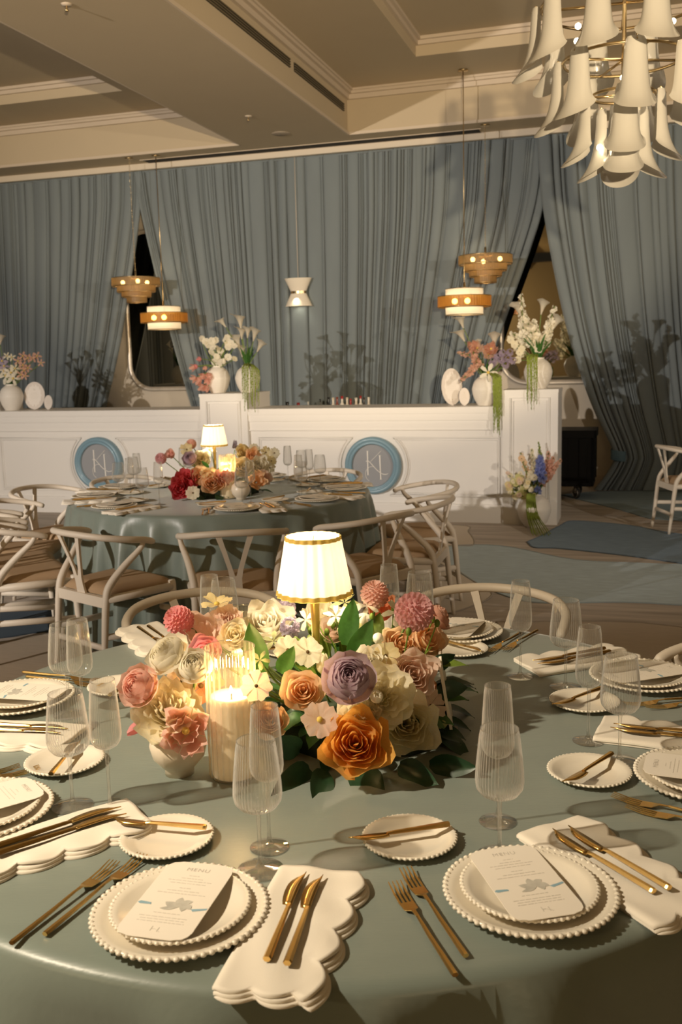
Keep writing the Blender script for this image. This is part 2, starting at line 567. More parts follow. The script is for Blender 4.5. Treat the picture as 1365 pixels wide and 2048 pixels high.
for (x0, x1) in ((LX0, LX1), (RX0, RX1)):
    i = 0.98
    struct('ceiling_tray_step', G().box(x0 + i, x1 - i, 9.98, 10.9, ZL, ZT).box(x0, x0 + i, -6.0, 10.9, ZL, ZT).box(x1 - i, x1, -6.0, 10.9, ZL, ZT), M_CEIL)
    # crown mouldings along the tops of both faces
    cg = G()
    for (d, h) in ((0.035, 0.10), (0.07, 0.05), (0.09, 0.022)):
        cg.box(x0 + d, x1 - d, 10.9 - d, 10.9, ZL - h, ZL).box(x0, x0 + d, -6, 10.9, ZL - h, ZL).box(x1 - d, x1, -6, 10.9, ZL - h, ZL)
    struct('trim_1', cg, M_TRIM)
    cg = G()
    for (d, h) in ((0.03, 0.07), (0.06, 0.03)):
        cg.box(x0 + i + d, x1 - i - d, 9.98 - d, 9.98, ZT - h, ZT).box(x0 + i, x0 + i + d, -6, 9.98, ZT - h, ZT).box(x1 - i - d, x1 - i, -6, 9.98, ZT - h, ZT)
    struct('trim_2', cg, M_TRIM)
    cg = G()
    for d, h in ((0.02, 0.03),):
        cg.box(x0, x1, 10.9 - d, 10.9, ZS, ZS + h).box(x0, x0 + d, -6, 10.9, ZS, ZS + h).box(x1 - d, x1, -6, 10.9, ZS, ZS + h)
    struct('trim_3', cg, M_TRIM)
struct('trim_4', G().box(-9.0, 7.0, 11.36, 11.42, 3.93, 4.0), mat('curtain_track_paint', (0.70, 0.62, 0.50), 0.6))
# linear diffuser in the soffit
t = rthing('air_diffuser', 'long dark linear air slot in the ceiling above the drapes', 'air vent', -3.80, 11.25, ZS)
part('slot', G().box(-2.04, 2.04, -0.085, 0.085, -0.006, 0.0), M_DARK, t, False)
part('flange', G().box(-2.07, 2.07, -0.10, -0.085, -0.007, 0.0).box(-2.07, 2.07, 0.085, 0.10, -0.007, 0.0), M_TRIM, t, False)
# wall grille on the side of the beam: two runs
for (y0, y1, w) in ((6.3, 9.02, 'longer'), (9.14, 10.75, 'shorter')):
    t = rthing('air_grille', f'{w} bronze slatted air grille on the side of the ceiling beam', 'air vent', -3.164, (y0 + y1) / 2, 4.26, group='beam air grilles')
    h = (y1 - y0) / 2
    part('backing', G().box(0, 0.006, -h, h, -0.04, 0.04), M_DARK, t, False)
    sl = G().box(0.004, 0.016, -h, h, -0.004, 0.004).mesh('slat', M_GRILLE, False)
    for k in range(4):
        put('slat', sl, t, (0, 0, -0.033 + 0.022 * k))
for (x, y, w) in ((-3.846, 9.666, 'nearer the drapes'), (-3.817, 6.317, 'at the top edge of the view')):
    t = rthing('fire_sprinkler', f'small ceiling fire sprinkler {w}', 'sprinkler', x, y, ZS)
    part('escutcheon', G().lathe([(0.0001, -0.012), (0.03, -0.010), (0.038, 0)], 16), M_TRIM, t)
    part('sprinkler_head', G().lathe([(0.008, -0.05), (0.014, -0.045), (0.007, -0.03), (0.007, 0)], 10, cap0=True), M_BRASS, t)
t = rthing('ceiling_speaker', 'round flush ceiling speaker near the drapes', 'speaker', -3.813, 10.516, ZS)
part('grille', G().lathe([(0.0001, -0.008), (0.085, -0.008), (0.10, -0.002), (0.10, 0)], 28), mat('speaker_grille', (0.42, 0.35, 0.27), 0.8, bump=0.3, bscale=400), t)

# ------------------------------------------------------------------ mirrors in the back wall
def rrect(hw, hh, r, n=8):
    out = []
    for cx, cy, a0 in ((hw - r, hh - r, 0), (-hw + r, hh - r, 90), (-hw + r, -hh + r, 180), (hw - r, -hh + r, 270)):
        for k in range(n + 1):
            a = radians(a0 + 90 * k / n)
            out.append((cx + r * cos(a), cy + r * sin(a)))
    return out


M_MIRROR = mat('dark_mirror_glass', (0.55, 0.52, 0.42), 0.02, metal=1.0)
M_MFRAME = mat('silvery_mirror_frame', (0.60, 0.54, 0.46), 0.35, metal=0.35, noise=0.2, nscale=9)
for cx, w in ((-5.83, 'left gap'), (-0.92, 'right gap')):
    t = rthing('wall_mirror', f'tall round-cornered wall mirror behind the {w} between the drapes', 'mirror', cx, 11.79, 2.24)
    R90 = Matrix.Rotation(radians(90), 4, 'X')
    part('mirror_glass', G().prism(rrect(0.66, 1.0, 0.30), 0.0, 0.01).xf(R90), M_MIRROR, t, False)
    part('frame', G().tube([(x, -0.01, y) for x, y in rrect(0.67, 1.01, 0.31, 12)], 0.035, 8, closed=True, flat=0.7), M_MFRAME, t)


# ------------------------------------------------------------------ drapes
def drape(name, label, left, right, ztop, nfold, seed, y0=11.5, amp=0.085, tie=None, par=None):
    """left / right: lists of (z, x) down the edge; folds are lobes with narrow deep creases between"""
    rnd = random.Random(seed)
    ws = [rnd.choice((0.22, 0.3, 0.35, 0.5, 0.7, 1.1, 1.7, 2.6)) * rnd.uniform(0.8, 1.2) for _ in range(nfold)]
    tot = sum(ws)
    ed = [0]
    for w_ in ws:
        ed.append(ed[-1] + w_ / tot)
    depth = [0.15 + 0.9 * rnd.random() ** 1.4 for _ in range(nfold + 1)]
    ph = [rnd.uniform(0, 6.28) for _ in range(nfold)]
    cols = []
    span = right[0][1] - left[0][1]
    for i in range(nfold):
        for tt in (0.0, 0.05, 0.055, 0.065, 0.085, 0.13, 0.22, 0.5, 0.77, 0.86, 0.905, 0.925, 0.935, 0.94):
            gp_ = min(0.14, max(0.012, 0.0055 / (ws[i] / tot * span)))
            tt = gp_ + (tt - 0.05) / 0.89 * (1 - gp_ - 0.01) if tt > 0 else 0.0
            q = max(0.0, min(1.0, (tt - gp_) / (1 - gp_ - 0.01)))
            s_ = (1 - abs(2 * q - 1) ** 3.6) ** 0.5
            d = depth[i] * (1 - tt) + depth[i + 1] * tt
            cols.append((ed[i] + (ed[i + 1] - ed[i]) * tt, s_, d, ph[i], ws[i] / tot * nfold))
    cols.append((1.0, 0.0, depth[-1], 0, 1))

    def smooth_edge(tab):
        if len(tab) < 3:
            return [(p_[0], p_[1]) for p_ in tab]
        return [(p_.x, p_.y) for p_ in spline([(z_, x_, 0) for z_, x_ in tab], 8)]

    left_s, right_s = smooth_edge(left), smooth_edge(right)

    def interp(tab, z):
        if z >= tab[0][0]:
            return tab[0][1]
        for (z0, x0), (z1, x1) in zip(tab, tab[1:]):
            if z >= z1:
                t_ = (z0 - z) / (z0 - z1)
                return x0 + (x1 - x0) * t_
        return tab[-1][1]

    NZ = 44
    g = G()
    for j in range(NZ + 1):
        z = ztop * (1 - j / NZ) + 0.012 * (j / NZ)
        xl, xr = interp(left_s, z), interp(right_s, z)
        wid = xr - xl
        wid0 = right[0][1] - left[0][1]
        squeeze = wid / wid0
        for (u, s_, d, p_, wf) in cols:
            a = amp * d * min(1.1, 0.6 + 0.35 * wf) * (0.8 + 0.4 * (j / NZ)) * (1.2 - 0.3 * squeeze)
            x = left[0][1] + wid0 * u + (xl - left[0][1]) * (1 - u) ** 1.7 + (xr - right[0][1]) * u ** 1.7 + 0.006 * sin(z * 1.2 + p_) * s_
            y = y0 - a * s_ + 0.012 * sin(z * 1.1 + p_ * 2) + (0.02 * sin(9 * u + seed))
            g.v.append((x, y, z))
    nc = len(cols)
    for j in range(NZ):
        for i in range(nc - 1):
            a = j * nc + i
            g.f.append((a, a + nc, a + nc + 1, a + 1))
    t = thing(name, label, 'curtain', (0, 0, 0), RZ)
    part('fabric', g, M_CURT, t)
    part('header', G().box(left[0][1], right[0][1], y0 - 0.03, y0 + 0.03, ztop - 0.03, ztop), M_CURT, t, False)
    if tie:
        xa, xb, zc = tie
        path = spline([(xa - 0.005, y0 + 0.02, 0.01), (xa - 0.02, y0 - 0.08, 0.0), ((xa + xb) / 2, y0 - 0.125, -0.012), (xb + 0.015, y0 - 0.105, -0.02), (xb + 0.02, y0 - 0.05, -0.02)], 5)
        n_ = len(path) - 1
        def tf(a_, v_):
            p = path[round(a_ * n_)]
            return (p.x, p.y - 0.006 * sin(pi * v_), zc + p.z + (v_ - 0.5) * 0.115)
        part('tieback', G().grid(tf, n_, 4), M_TIE, t)
    return t


ZC = 3.95
drape('drape_panel', 'slate blue drape panel at far left, hem pulled toward the left', [(ZC, -8.95), (0, -8.95)],
      [(ZC, -6.02), (3.35, -6.09), (2.0, -6.42), (1.0, -6.74), (0.45, -6.95), (0.0, -6.75)], ZC, 40, 3)
drape('drape_panel', 'slate blue drape panel right of the dark left gap, behind the tulip vase', [(ZC, -6.12), (3.35, -6.04), (2.0, -5.74), (1.0, -5.47), (0.45, -5.30), (0, -5.45)],
      [(ZC, -4.08), (0, -4.08)], ZC, 36, 5)
drape('drape_panel', 'wide slate blue drape panel in the middle, between sconce seam and right gap', [(ZC, -4.10), (0, -4.10)],
      [(ZC, -0.98), (3.12, -1.10), (1.95, -1.51), (1.0, -1.80), (0.4, -1.95), (0, -1.8)], ZC, 48, 11)
drape('drape_panel', 'slate blue drape panel at far right, tied back low beside the black case', [(ZC, -1.16), (3.12, -1.084), (1.93, -0.843), (1.03, -0.557), (0.435, -0.285), (0.25, -0.33), (0.0, -0.5)],
      [(ZC, 1.6), (0, 1.75)], ZC, 42, 17, tie=(-0.29, -0.17, 0.42))
# a side drape that the left mirror shows
t = drape('drape_panel', 'dark side drape on the left wall, seen in the left mirror', [(ZC, -2.5), (0, -2.5)], [(ZC, 3.5), (0, 3.5)], ZC, 40, 23, y0=0.0)
t.location = W(-8.85, 5.0, 0)
t.rotation_euler = (0, 0, -THETA + pi / 2)

# ------------------------------------------------------------------ the bar
def bead(g, pts, r=0.011, closed=True):
    g.tube(pts, r, 6, closed=closed)


def arc_panel(x0, x1, z0, z1, cx, cz, R, side, y):
    """outline of a panel whose side next to the medallion follows a circle"""
    pts = []
    if side == 'right':
        dz1 = z1 - cz
        dz0 = z0 - cz
        a1 = atan2(dz1, -math.sqrt(max(1e-6, R * R - dz1 * dz1)))
        a0 = atan2(dz0, -math.sqrt(max(1e-6, R * R - dz0 * dz0)))
        if a0 < 0:
            a0 += 2 * pi
        pts += [(x0, y, z0), (x0, y, z1)]
        for k in range(17):
            a = a1 + (a0 - a1) * k / 16
            pts.append((cx + R * cos(a), y, cz + R * sin(a)))
    else:
        dz1 = z1 - cz
        dz0 = z0 - cz
        a1 = atan2(dz1, math.sqrt(max(1e-6, R * R - dz1 * dz1)))
        a0 = atan2(dz0, math.sqrt(max(1e-6, R * R - dz0 * dz0)))
        pts += [(x1, y, z0), (x1, y, z1)]
        for k in range(17):
            a = a1 + (a0 - a1) * k / 16
            pts.append((cx + R * cos(a), y, cz + R * sin(a)))
    return pts


PZ0, PZ1, MZ = 0.245, 0.80, 0.535
FY = 9.1


def bar_section(label, x0, x1, cx, where):
    t = rthing('bar_counter', label, 'bar', 0, 0, 0)
    part('body', G().box(x0, x1, FY + 0.02, FY + 0.62, 0, 1.03), M_BAR, t, False)
    part('countertop', G().box(x0, x1, FY - 0.02, FY + 0.66, 1.03, 1.09), M_BAR, t, False)
    part('fascia', G().box(x0, x1, FY - 0.01, FY + 0.02, 0.965, 1.03), M_BAR, t, False)
    part('cornice', G().box(x0, x1, FY - 0.004, FY + 0.02, 0.872, 0.885).box(x0, x1, FY + 0.004, FY + 0.02, 0.885, 0.965), M_BAR, t, False)
    part('plinth', G().box(x0, x1, FY - 0.012, FY + 0.02, 0, 0.155).box(x0, x1, FY - 0.004, FY + 0.02, 0.155, 0.172), M_BAR, t, False)
    R = 0.335
    for (pa, pb, sd) in ((x0 + 0.10, cx, 'right'), (cx, x1 - 0.03, 'left')):
        g = G()
        pts = arc_panel(pa, pb, PZ0, PZ1, cx, MZ, R, sd, FY + 0.016)
        bead(g, pts, 0.011)
        inner = arc_panel(pa + 0.022, pb - 0.022, PZ0 + 0.022, PZ1 - 0.022, cx, MZ, R + 0.022, sd, FY + 0.018)
        bead(g, inner, 0.006)
        part('panel_moulding', g, M_BAR, t)
    md = rthing('monogram_medallion', f'round blue-framed grey medallion with white KN monogram on the {where}', 'medallion', cx, FY, MZ, group='bar monogram medallions')
    ring = G()
    prof = [(0.205, -0.005), (0.205, -0.03), (0.213, -0.042), (0.222, -0.042), (0.228, -0.034), (0.236, -0.045), (0.255, -0.052), (0.272, -0.042), (0.278, -0.02), (0.278, 0.02)]
    RX = Matrix.Rotation(radians(90), 4, 'X')
    ring.lathe([(r, -y) for r, y in prof], 64)
    part('round_frame', ring.xf(RX), M_BLUEFR, md)
    part('disc', G().lathe([(0.0001, 0.012), (0.206, 0.012), (0.206, -0.02)], 48).xf(RX), M_GREYDISC, md, False)
    part('inner_fillet', G().tube([(0.208 * cos(2 * pi * k / 64), -0.022, 0.208 * sin(2 * pi * k / 64)) for k in range(64)], 0.0045, 6, closed=True), mat('pale_fillet', (0.55, 0.58, 0.58), 0.4), md)
    # monogram: two stems, thin diagonal, swash leg and curl
    def stroke(pts, w, n=6):
        g = G()
        pp = spline(pts, n) if len(pts) > 2 else [Vector(p) for p in pts]
        ww = w if hasattr(w, '__len__') else [w] * len(pp)
        for k in range(len(pp) - 1):
            a, b = pp[k], pp[k + 1]
            d = (b - a).normalized()
            nn = Vector((-d.y, d.x, 0))
            a2, b2 = a - d * 0.0005, b + d * 0.0005
            wa, wb = ww[k], ww[k + 1]
            q = [a2 + nn * wa, b2 + nn * wb, b2 - nn * wb, a2 - nn * wa]
            o = len(g.v)
            for p in q:
                g.v.append((p.x, -0.013, p.y))
            for p in q:
                g.v.append((p.x, -0.017, p.y))
            g.f += [(o, o + 1, o + 2, o + 3), (o + 7, o + 6, o + 5, o + 4), (o, o + 4, o + 5, o + 1), (o + 1, o + 5, o + 6, o + 2), (o + 2, o + 6, o + 7, o + 3), (o + 3, o + 7, o + 4, o)]
        return g
    s = 0.00058
    def P(px, py):
        return ((px - 655) * s, (620 - py) * s, 0)
    mono = G()
    mono.join(stroke([P(568, 378), P(570, 778)], 0.0055))
    mono.join(stroke([P(548, 378), P(588, 378)], 0.0012)).join(stroke([P(552, 778), P(590, 778)], 0.0012))
    part('letter_stem', mono, M_MONO, md, False)
    mono = G().join(stroke([P(778, 452), P(790, 850)], 0.0055)).join(stroke([P(758, 452), P(800, 452)], 0.0012)).join(stroke([P(772, 850), P(810, 850)], 0.0012))
    part('letter_stem', mono, M_MONO, md, False)
    mono = G().join(stroke([P(800, 378), P(620, 552), P(555, 565)][:2], 0.0016))
    mono.join(stroke([P(540, 552), P(580, 545), P(640, 600), P(715, 682), P(785, 738), P(840, 764), P(885, 764), P(915, 752)], 0.0032))
    mono.join(stroke([P(660, 636), P(600, 645), P(550, 690), P(530, 760), P(545, 830), P(590, 880)], 0.002))
    part('letter_swash', mono, M_MONO, md, False)
    return t


def pedestal(label, x0, x1, d, zt):
    t = rthing('bar_pedestal', label, 'pedestal', (x0 + x1) / 2, FY - 0.03, 0)
    h = (x1 - x0) / 2
    part('body', G().box(-h, h, 0.0, d, 0, zt - 0.03), M_BAR, t, False)
    part('top_slab', G().box(-h - 0.004, h + 0.004, -0.005, d, zt - 0.03, zt), M_BAR, t, False)
    g = G()
    m = 0.075
    bead(g, [(-h + m, 0, 0.18), (-h + m, 0, zt - m), (h - m, 0, zt - m), (h - m, 0, 0.18)], 0.011)
    m = 0.10
    bead(g, [(-h + m, 0, 0.205), (-h + m, 0, zt - m), (h - m, 0, zt - m), (h - m, 0, 0.205)], 0.006)
    part('panel_moulding', g, M_BAR, t)
    return t


bar_section('white panelled bar counter section with left monogram medallion', -6.76, -4.25, -5.455, 'left bar section')
bar_section('white panelled bar counter section in the middle with liquor bottles behind', -3.74, -1.215, -2.463, 'middle bar section')
pedestal('white panelled bar pedestal under the two vases with tulips and callas', -4.25, -3.74, 0.64, 1.245)
pedestal('tall white panelled pedestal ending the bar at right', -1.215, -0.715, 0.46, 1.24)
pedestal('white bar pedestal past the left end of the view', -7.25, -6.76, 0.64, 1.245)
t = rthing('back_counter', 'low back counter carrying the liquor bottles behind the bar', 'counter', -2.5, 10.25, 0)
part('body', G().box(-1.6, 1.6, -0.25, 0.25, 0, 0.86), M_BAR, t, False)
part('worktop', G().box(-1.62, 1.62, -0.27, 0.27, 0.86, 0.895), M_DARK, t, False)


def bottle(px, hh, r, mbody, mcap, label, Y=10.15):
    d = ray(px, 810)
    k = Y / (d.x * UY.x + d.y * UY.y)
    p = d * k
    t = thing('liquor_bottle', label, 'bottle', (p.x, p.y, 0.895), (0, 0, 0), 'bottles behind the bar')
    part('bottle_body', G().lathe([(0.0001, 0), (r, 0.003), (r, hh * 0.62), (r * 0.4, hh * 0.74), (r * 0.36, hh * 0.9)], 14), mbody, t)
    part('cap', G().lathe([(r * 0.42, hh * 0.88), (r * 0.44, hh), (0.0001, hh)], 12), mcap, t)


mk = lambda n, c, r=0.3: mat('bottle_' + n, c, r)
BT = [(575, .215, .045, 'black', 'black', 'short black bottle standing alone left of the red one'), (597, .205, .042, 'red', 'red', 'low red bottle near the pedestal'),
      (617, .215, .02, 'clear', 'silver', 'slim clear bottle between red one and cluster'), (641, .24, .018, 'dark', 'black', 'thin dark bottle starting the bottle cluster'),
      (658, .26, .03, 'black', 'black', 'black-necked bottle left in the cluster'), (667, .255, .032, 'white', 'cream', 'cream-labelled bottle beside the black-necked one'),
      (675, .26, .03, 'brown', 'brown', 'red-brown bottle in the cluster'), (685, .27, .034, 'white', 'red', 'white bottle with orange-red cap'), (695, .255, .03, 'cream', 'cream', 'cream bottle right of the orange-capped one'),
      (702, .24, .028, 'red', 'red', 'bright red bottle in the middle of the cluster'), (713, .25, .036, 'cream', 'white', 'wide cream bottle right of the bright red one'), (722, .27, .03, 'white', 'red', 'white bottle with dark red cap'),
      (729, .25, .025, 'dark', 'dark', 'dark bottle near the right end of the cluster'), (738, .255, .03, 'cream', 'white', 'last cream bottle at the right end')]
BC = {'black': (0.012, 0.012, 0.012), 'red': (0.30, 0.02, 0.02), 'clear': (0.4, 0.4, 0.38), 'silver': (0.6, 0.58, 0.52), 'dark': (0.05, 0.04, 0.03), 'white': (0.62, 0.57, 0.48), 'cream': (0.60, 0.52, 0.40), 'brown': (0.20, 0.05, 0.03)}
for px, hh, r, a, b_, lb in BT:
    bottle(px, hh, r, mk(a, BC[a]), mk(b_, BC[b_]), lb)

# ------------------------------------------------------------------ road case
t = rthing('road_case', 'black wheeled equipment case behind the right pedestal', 'case', -0.74, 11.0, 0)
cm = G()
cm.prism([(-0.30, -0.27), (0.24, -0.27), (0.27, -0.24), (0.27, 0.24), (-0.30, 0.24)], 0.14, 0.70)
part('body', cm, M_BLACK, t, False)
part('lid', G().prism([(-0.31, -0.29), (0.27, -0.29), (0.295, -0.26), (0.295, 0.26), (-0.31, 0.26)], 0.665, 0.745), M_BLACK, t, False)
for k in range(3):
    part('rib', G().box(-0.28 + 0.2 * k, -0.20 + 0.2 * k, -0.285, -0.265, 0.16, 0.66), M_BLACK, t, False)
part('side_rail', G().box(0.262, 0.285, -0.22, -0.14, 0.2, 0.64).box(0.262, 0.285, 0.1, 0.18, 0.2, 0.64), M_BLACK, t, False)
for sx in (-0.22, 0.09):
    for sy in (-0.2, 0.16):
        c = part('caster', G().lathe([(0.0001, -0.014), (0.042, -0.014), (0.058, -0.012), (0.062, 0), (0.058, 0.012), (0.042, 0.014), (0.0001, 0.014)], 24).xf(Matrix.Rotation(radians(90), 4, 'Y')), M_RUBBER, t, loc=(sx, sy, 0.062), rot=(0, 0, 0.7))
        part('wheel_rim', G().tube([(0.0155, 0.045 * cos(2 * pi * k / 20), 0.045 * sin(2 * pi * k / 20)) for k in range(20)], 0.006, 5, closed=True).tube([(-0.0155, 0.045 * cos(2 * pi * k / 20), 0.045 * sin(2 * pi * k / 20)) for k in range(20)], 0.006, 5, closed=True), M_STEEL, c)
        part('fork', G().box(-0.022, -0.018, -0.02, 0.02, 0.0, 0.075).box(0.018, 0.022, -0.02, 0.02, 0.0, 0.075).box(-0.022, 0.022, -0.03, 0.03, 0.07, 0.078), M_STEEL, c)


# ------------------------------------------------------------------ oval signs
def oval_sign(label, x, y, a, b, rz, lean, big, group='oval bar signs'):
    t = thing('oval_sign', label, 'sign', W(x, y, 1.09), (0, 0, -THETA + rz), group)
    n = 48
    M = Matrix.Translation((0, 0, 0.006)) @ Matrix.Rotation(radians(90) - lean, 4, 'X') @ Matrix.Translation((0, b, 0))
    part('board', G().prism([(a * cos(2 * pi * k / n), b * sin(2 * pi * k / n)) for k in range(n)], -0.006, 0.0).xf(M), M_SIGN, t, False)
    if big:
        wv = [((a * 0.68) * (1 + 0.055 * cos(14 * 2 * pi * k / 112)) * cos(2 * pi * k / 112), (b * 0.78) * (1 + 0.055 * cos(14 * 2 * pi * k / 112)) * sin(2 * pi * k / 112)) for k in range(112)]
        part('scalloped_insert', G().prism(wv, 0.0, 0.0025).xf(M), M_SIGN2, t, False)
        for s_ in (-1, 1):
            part('pin', G().sphere((0, s_ * b * 0.70, 0.003), 0.004, 8, 5).xf(M), M_BRASS, t)
    ls = G()
    rows = ((0.18, .30), (0.08, .40), (-0.02, .36), (-0.12, .44), (-0.22, .34)) if big else ((0.15, .35), (-0.05, .3), (-0.2, .4))
    for (fy, fw) in rows:
        x_ = -a * fw
        while x_ < a * fw:
            l_ = random.uniform(0.05, 0.12) * a
            ls.box(x_, min(x_ + l_, a * fw), b * fy - 0.0013, b * fy + 0.0013, 0.003, 0.0034)
            x_ += l_ + 0.03 * a
    part('small_print', ls.xf(M), M_INK2, t, False, kind='stuff')
    mo = G().box(-0.08 * a, -0.05 * a, b * .38, b * .52, 0.003, 0.0036).box(0.05 * a, 0.08 * a, b * .36, b * .50, 0.003, 0.0036).tube([(-0.07 * a, b * .46, .0033), (0.09 * a, b * .37, .0033)], 0.001, 4)
    part('small_monogram', mo.xf(M), M_INK2, t, False)
    part('easel', G().box(-0.012, 0.012, 0.0, 0.10, 0.0, 0.004).tube([(0, 0.09, 0.002), (0, 0.10 * sin(lean) + 0.014, b * 1.1)], 0.004, 6), M_SIGN, t, False)


oval_sign('larger oval white menu sign beside the vase on the left bar', -6.40, 9.40, 0.125, 0.150, 0.08, 0.12, True)
oval_sign('smaller oval white sign beside the larger one on the left bar', -6.20, 9.36, 0.052, 0.076, 0.0, 0.12, False)
oval_sign('larger oval white menu sign near the right end of the bar', -1.73, 9.36, 0.105, 0.175, 0.55, 0.10, True)
oval_sign('smaller oval white sign between larger sign and peach flower vase', -1.60, 9.28, 0.052, 0.082, 0.4, 0.10, False)


# ------------------------------------------------------------------ flower kit (unit radius, facing +Z)
def wrap(g, phi, D, prof, nu=4, nv=4, notch=0.25, ruff=0.0, seed=0.0, taper=None):
    def fn(a, v):
        u = 2 * a - 1
        vv = v * (1 - notch * abs(u) ** 2.6 * v)
        r, z = prof(vv)
        k = 1.0 if taper is None else taper(v)
        ang = phi + u * D * k
        w = ruff * v * v * sin(5 * u + seed + 3 * v)
        r = max(0.0, r * (1 + 0.5 * w) + w * 0.5)
        return (r * cos(ang), r * sin(ang), z + w)
    g.grid(fn, nu, nv)


def B3(a, b, c):
    return lambda t: ((1 - t) ** 2 * a[0] + 2 * t * (1 - t) * b[0] + t * t * c[0], (1 - t) ** 2 * a[1] + 2 * t * (1 - t) * b[1] + t * t * c[1])


GA = 2.399963


def f_rose(n=20, ruff=0.05, seed=1):
    rnd = random.Random(seed)
    g = G()
    for i in range(n):
        t = i / (n - 1)
        R = 0.10 + 0.78 * t ** 0.85
        H = 0.62 - 0.30 * t * t
        D = 1.25 - 0.35 * t
        cur = 0.25 + 0.5 * t ** 2 + (0.15 if t > 0.8 else 0)
        wrap(g, i * GA, D, B3((R * 0.3, -0.5), (R * 1.12, -0.25 + 0.35 * (1 - t)), (R * (0.85 + cur * 0.55), H)), 8, 6, 0.40 - 0.12 * t, ruff * (0.4 + t), rnd.uniform(0, 6))
    return g


def f_ran(n=34, seed=2):
    rnd = random.Random(seed)
    g = G()
    for i in range(n):
        t = i / (n - 1)
        R = 0.10 + 0.88 * t ** 0.8
        op = 0.50 + 0.22 * t
        wrap(g, i * GA, 1.15 - 0.45 * t, B3((R * 0.35, -0.62 * R - 0.02), (R * 1.25, -0.05), (R * op, 0.62 - 0.32 * t * t + 0.05 * rnd.random())), 5, 5, 0.15, 0.02, rnd.uniform(0, 6))
    for i in range(6):
        wrap(g, i * 1.05, 0.6, B3((0.4, -0.55), (1.05, -0.35), (1.12, 0.12)), 4, 4, 0.2, 0.05, i)
    return g


def f_peony(n=34, seed=3):
    rnd = random.Random(seed)
    g = G()
    for i in range(8):
        wrap(g, i * pi / 4 + 0.2, 0.60, B3((0.15, -0.45), (0.9, -0.35), (1.08, 0.05 + 0.15 * rnd.random())), 5, 5, 0.3, 0.08, rnd.uniform(0, 6))
    for i in range(n):
        t = i / n
        R = 0.15 + 0.55 * t
        wrap(g, i * GA, 0.45 + 0.2 * rnd.random(), B3((R * 0.4, -0.35), (R * 1.1, 0.05), (R * (1.0 + 0.5 * t), 0.52 - 0.28 * t + 0.12 * rnd.random())), 6, 5, 0.3, 0.09, rnd.uniform(0, 6))
    return g


def f_cosmos(n=7, seed=4, depth=0.12):
    rnd = random.Random(seed)
    g = G()
    for i in range(n):
        wrap(g, i * 2 * pi / n + 0.1 * rnd.random(), 0.50, B3((0.08, -0.03), (0.6, depth + 0.05 * rnd.random()), (1.0, depth * rnd.uniform(0.2, 1.4))), 5, 4, 0.18, 0.07, rnd.uniform(0, 6), taper=lambda v: 1.0)
    return g


def f_pompon(n=130):
    g = G()
    for i in range(n):
        z = 1 - 1.8 * (i + 0.5) / n
        r = math.sqrt(max(0, 1 - z * z))
        a = i * GA
        d = Vector((r * cos(a), r * sin(a), z))
        s = d.cross(Vector((0, 0, 1)))
        s = s.normalized() if s.length > 1e-3 else Vector((1, 0, 0))
        up = s.cross(d).normalized()
        w = 0.10 + 0.045 * r
        o = len(g.v)
        for q, (k, ww, uu) in enumerate(((0.68, 0.7, -0.10), (0.90, 1.0, -0.02), (1.0, 0.55, 0.0))):
            c = d * k - up * uu
            g.v.append(tuple(c - s * w * ww))
            g.v.append(tuple(c - up * 0.06 * (1 if q < 2 else 0.3)))
            g.v.append(tuple(c + s * w * ww))
        g.f += [(o, o + 1, o + 4, o + 3), (o + 1, o + 2, o + 5, o + 4), (o + 3, o + 4, o + 7, o + 6), (o + 4, o + 5, o + 8, o + 7)]
    g.sphere((0, 0, 0), 0.72, 14, 9)
    return g


def f_tulip(n=6, open_=0.75, seed=5, ruff=0.07):
    rnd = random.Random(seed)
    g = G()
    for i in range(n):
        o_ = open_ * rnd.uniform(0.85, 1.15)
        wrap(g, i * 2 * pi / n * 1.0 + (0.5 if i % 2 else 0), 0.62, B3((0.12, -0.7), (0.95, -0.5), (o_, 0.75 * rnd.uniform(0.85, 1.1))), 5, 6, 0.35, ruff, rnd.uniform(0, 6))
    for i in range(5):
        wrap(g, i * 1.256 + 0.3, 0.6, B3((0.1, -0.55), (0.6, -0.3), (open_ * 0.55, 0.55)), 4, 5, 0.3, ruff, rnd.uniform(0, 6))
    return g


def f_bud():
    g = G()
    for i in range(5):
        wrap(g, i * 1.256, 0.85, B3((0.12, -1.0), (0.95, -0.5), (0.12 + 0.1 * (i % 2), 0.95)), 4, 5, 0.25, 0.02, i)
    return g


def f_calla():
    """a rolled funnel with a pointed lip; tip of the funnel at the origin, opens to +Z"""
    def fn(a, v):
        u = 2 * a - 1
        ang = u * pi * (0.98 + 0.12 * (1 - v))
        lip = 0.55 * (1 - abs(u)) ** 1.5
        top = 1.45 + lip - 0.25 * abs(u)
        z = v * top
        r = 0.08 + 0.36 * v ** 1.1 + 0.42 * v ** 5 * (0.6 + 0.6 * (1 - abs(u)))
        return (r * cos(ang) + 0.10 * v ** 4 * (1 - abs(u)), r * sin(ang) * 0.9, z - 0.12 * v ** 6 * (1 - abs(u)))
    return G().grid(fn, 14, 9)


def f_orchid():
    g = G()
    for a, w in ((90, .36), (162, .42), (234, .36), (306, .36), (18, .42)):
        wrap(g, radians(a), w, B3((0.05, 0), (0.6, 0.22), (1.05, -0.05)), 4, 5, 0.5, 0.05, a)
    return g


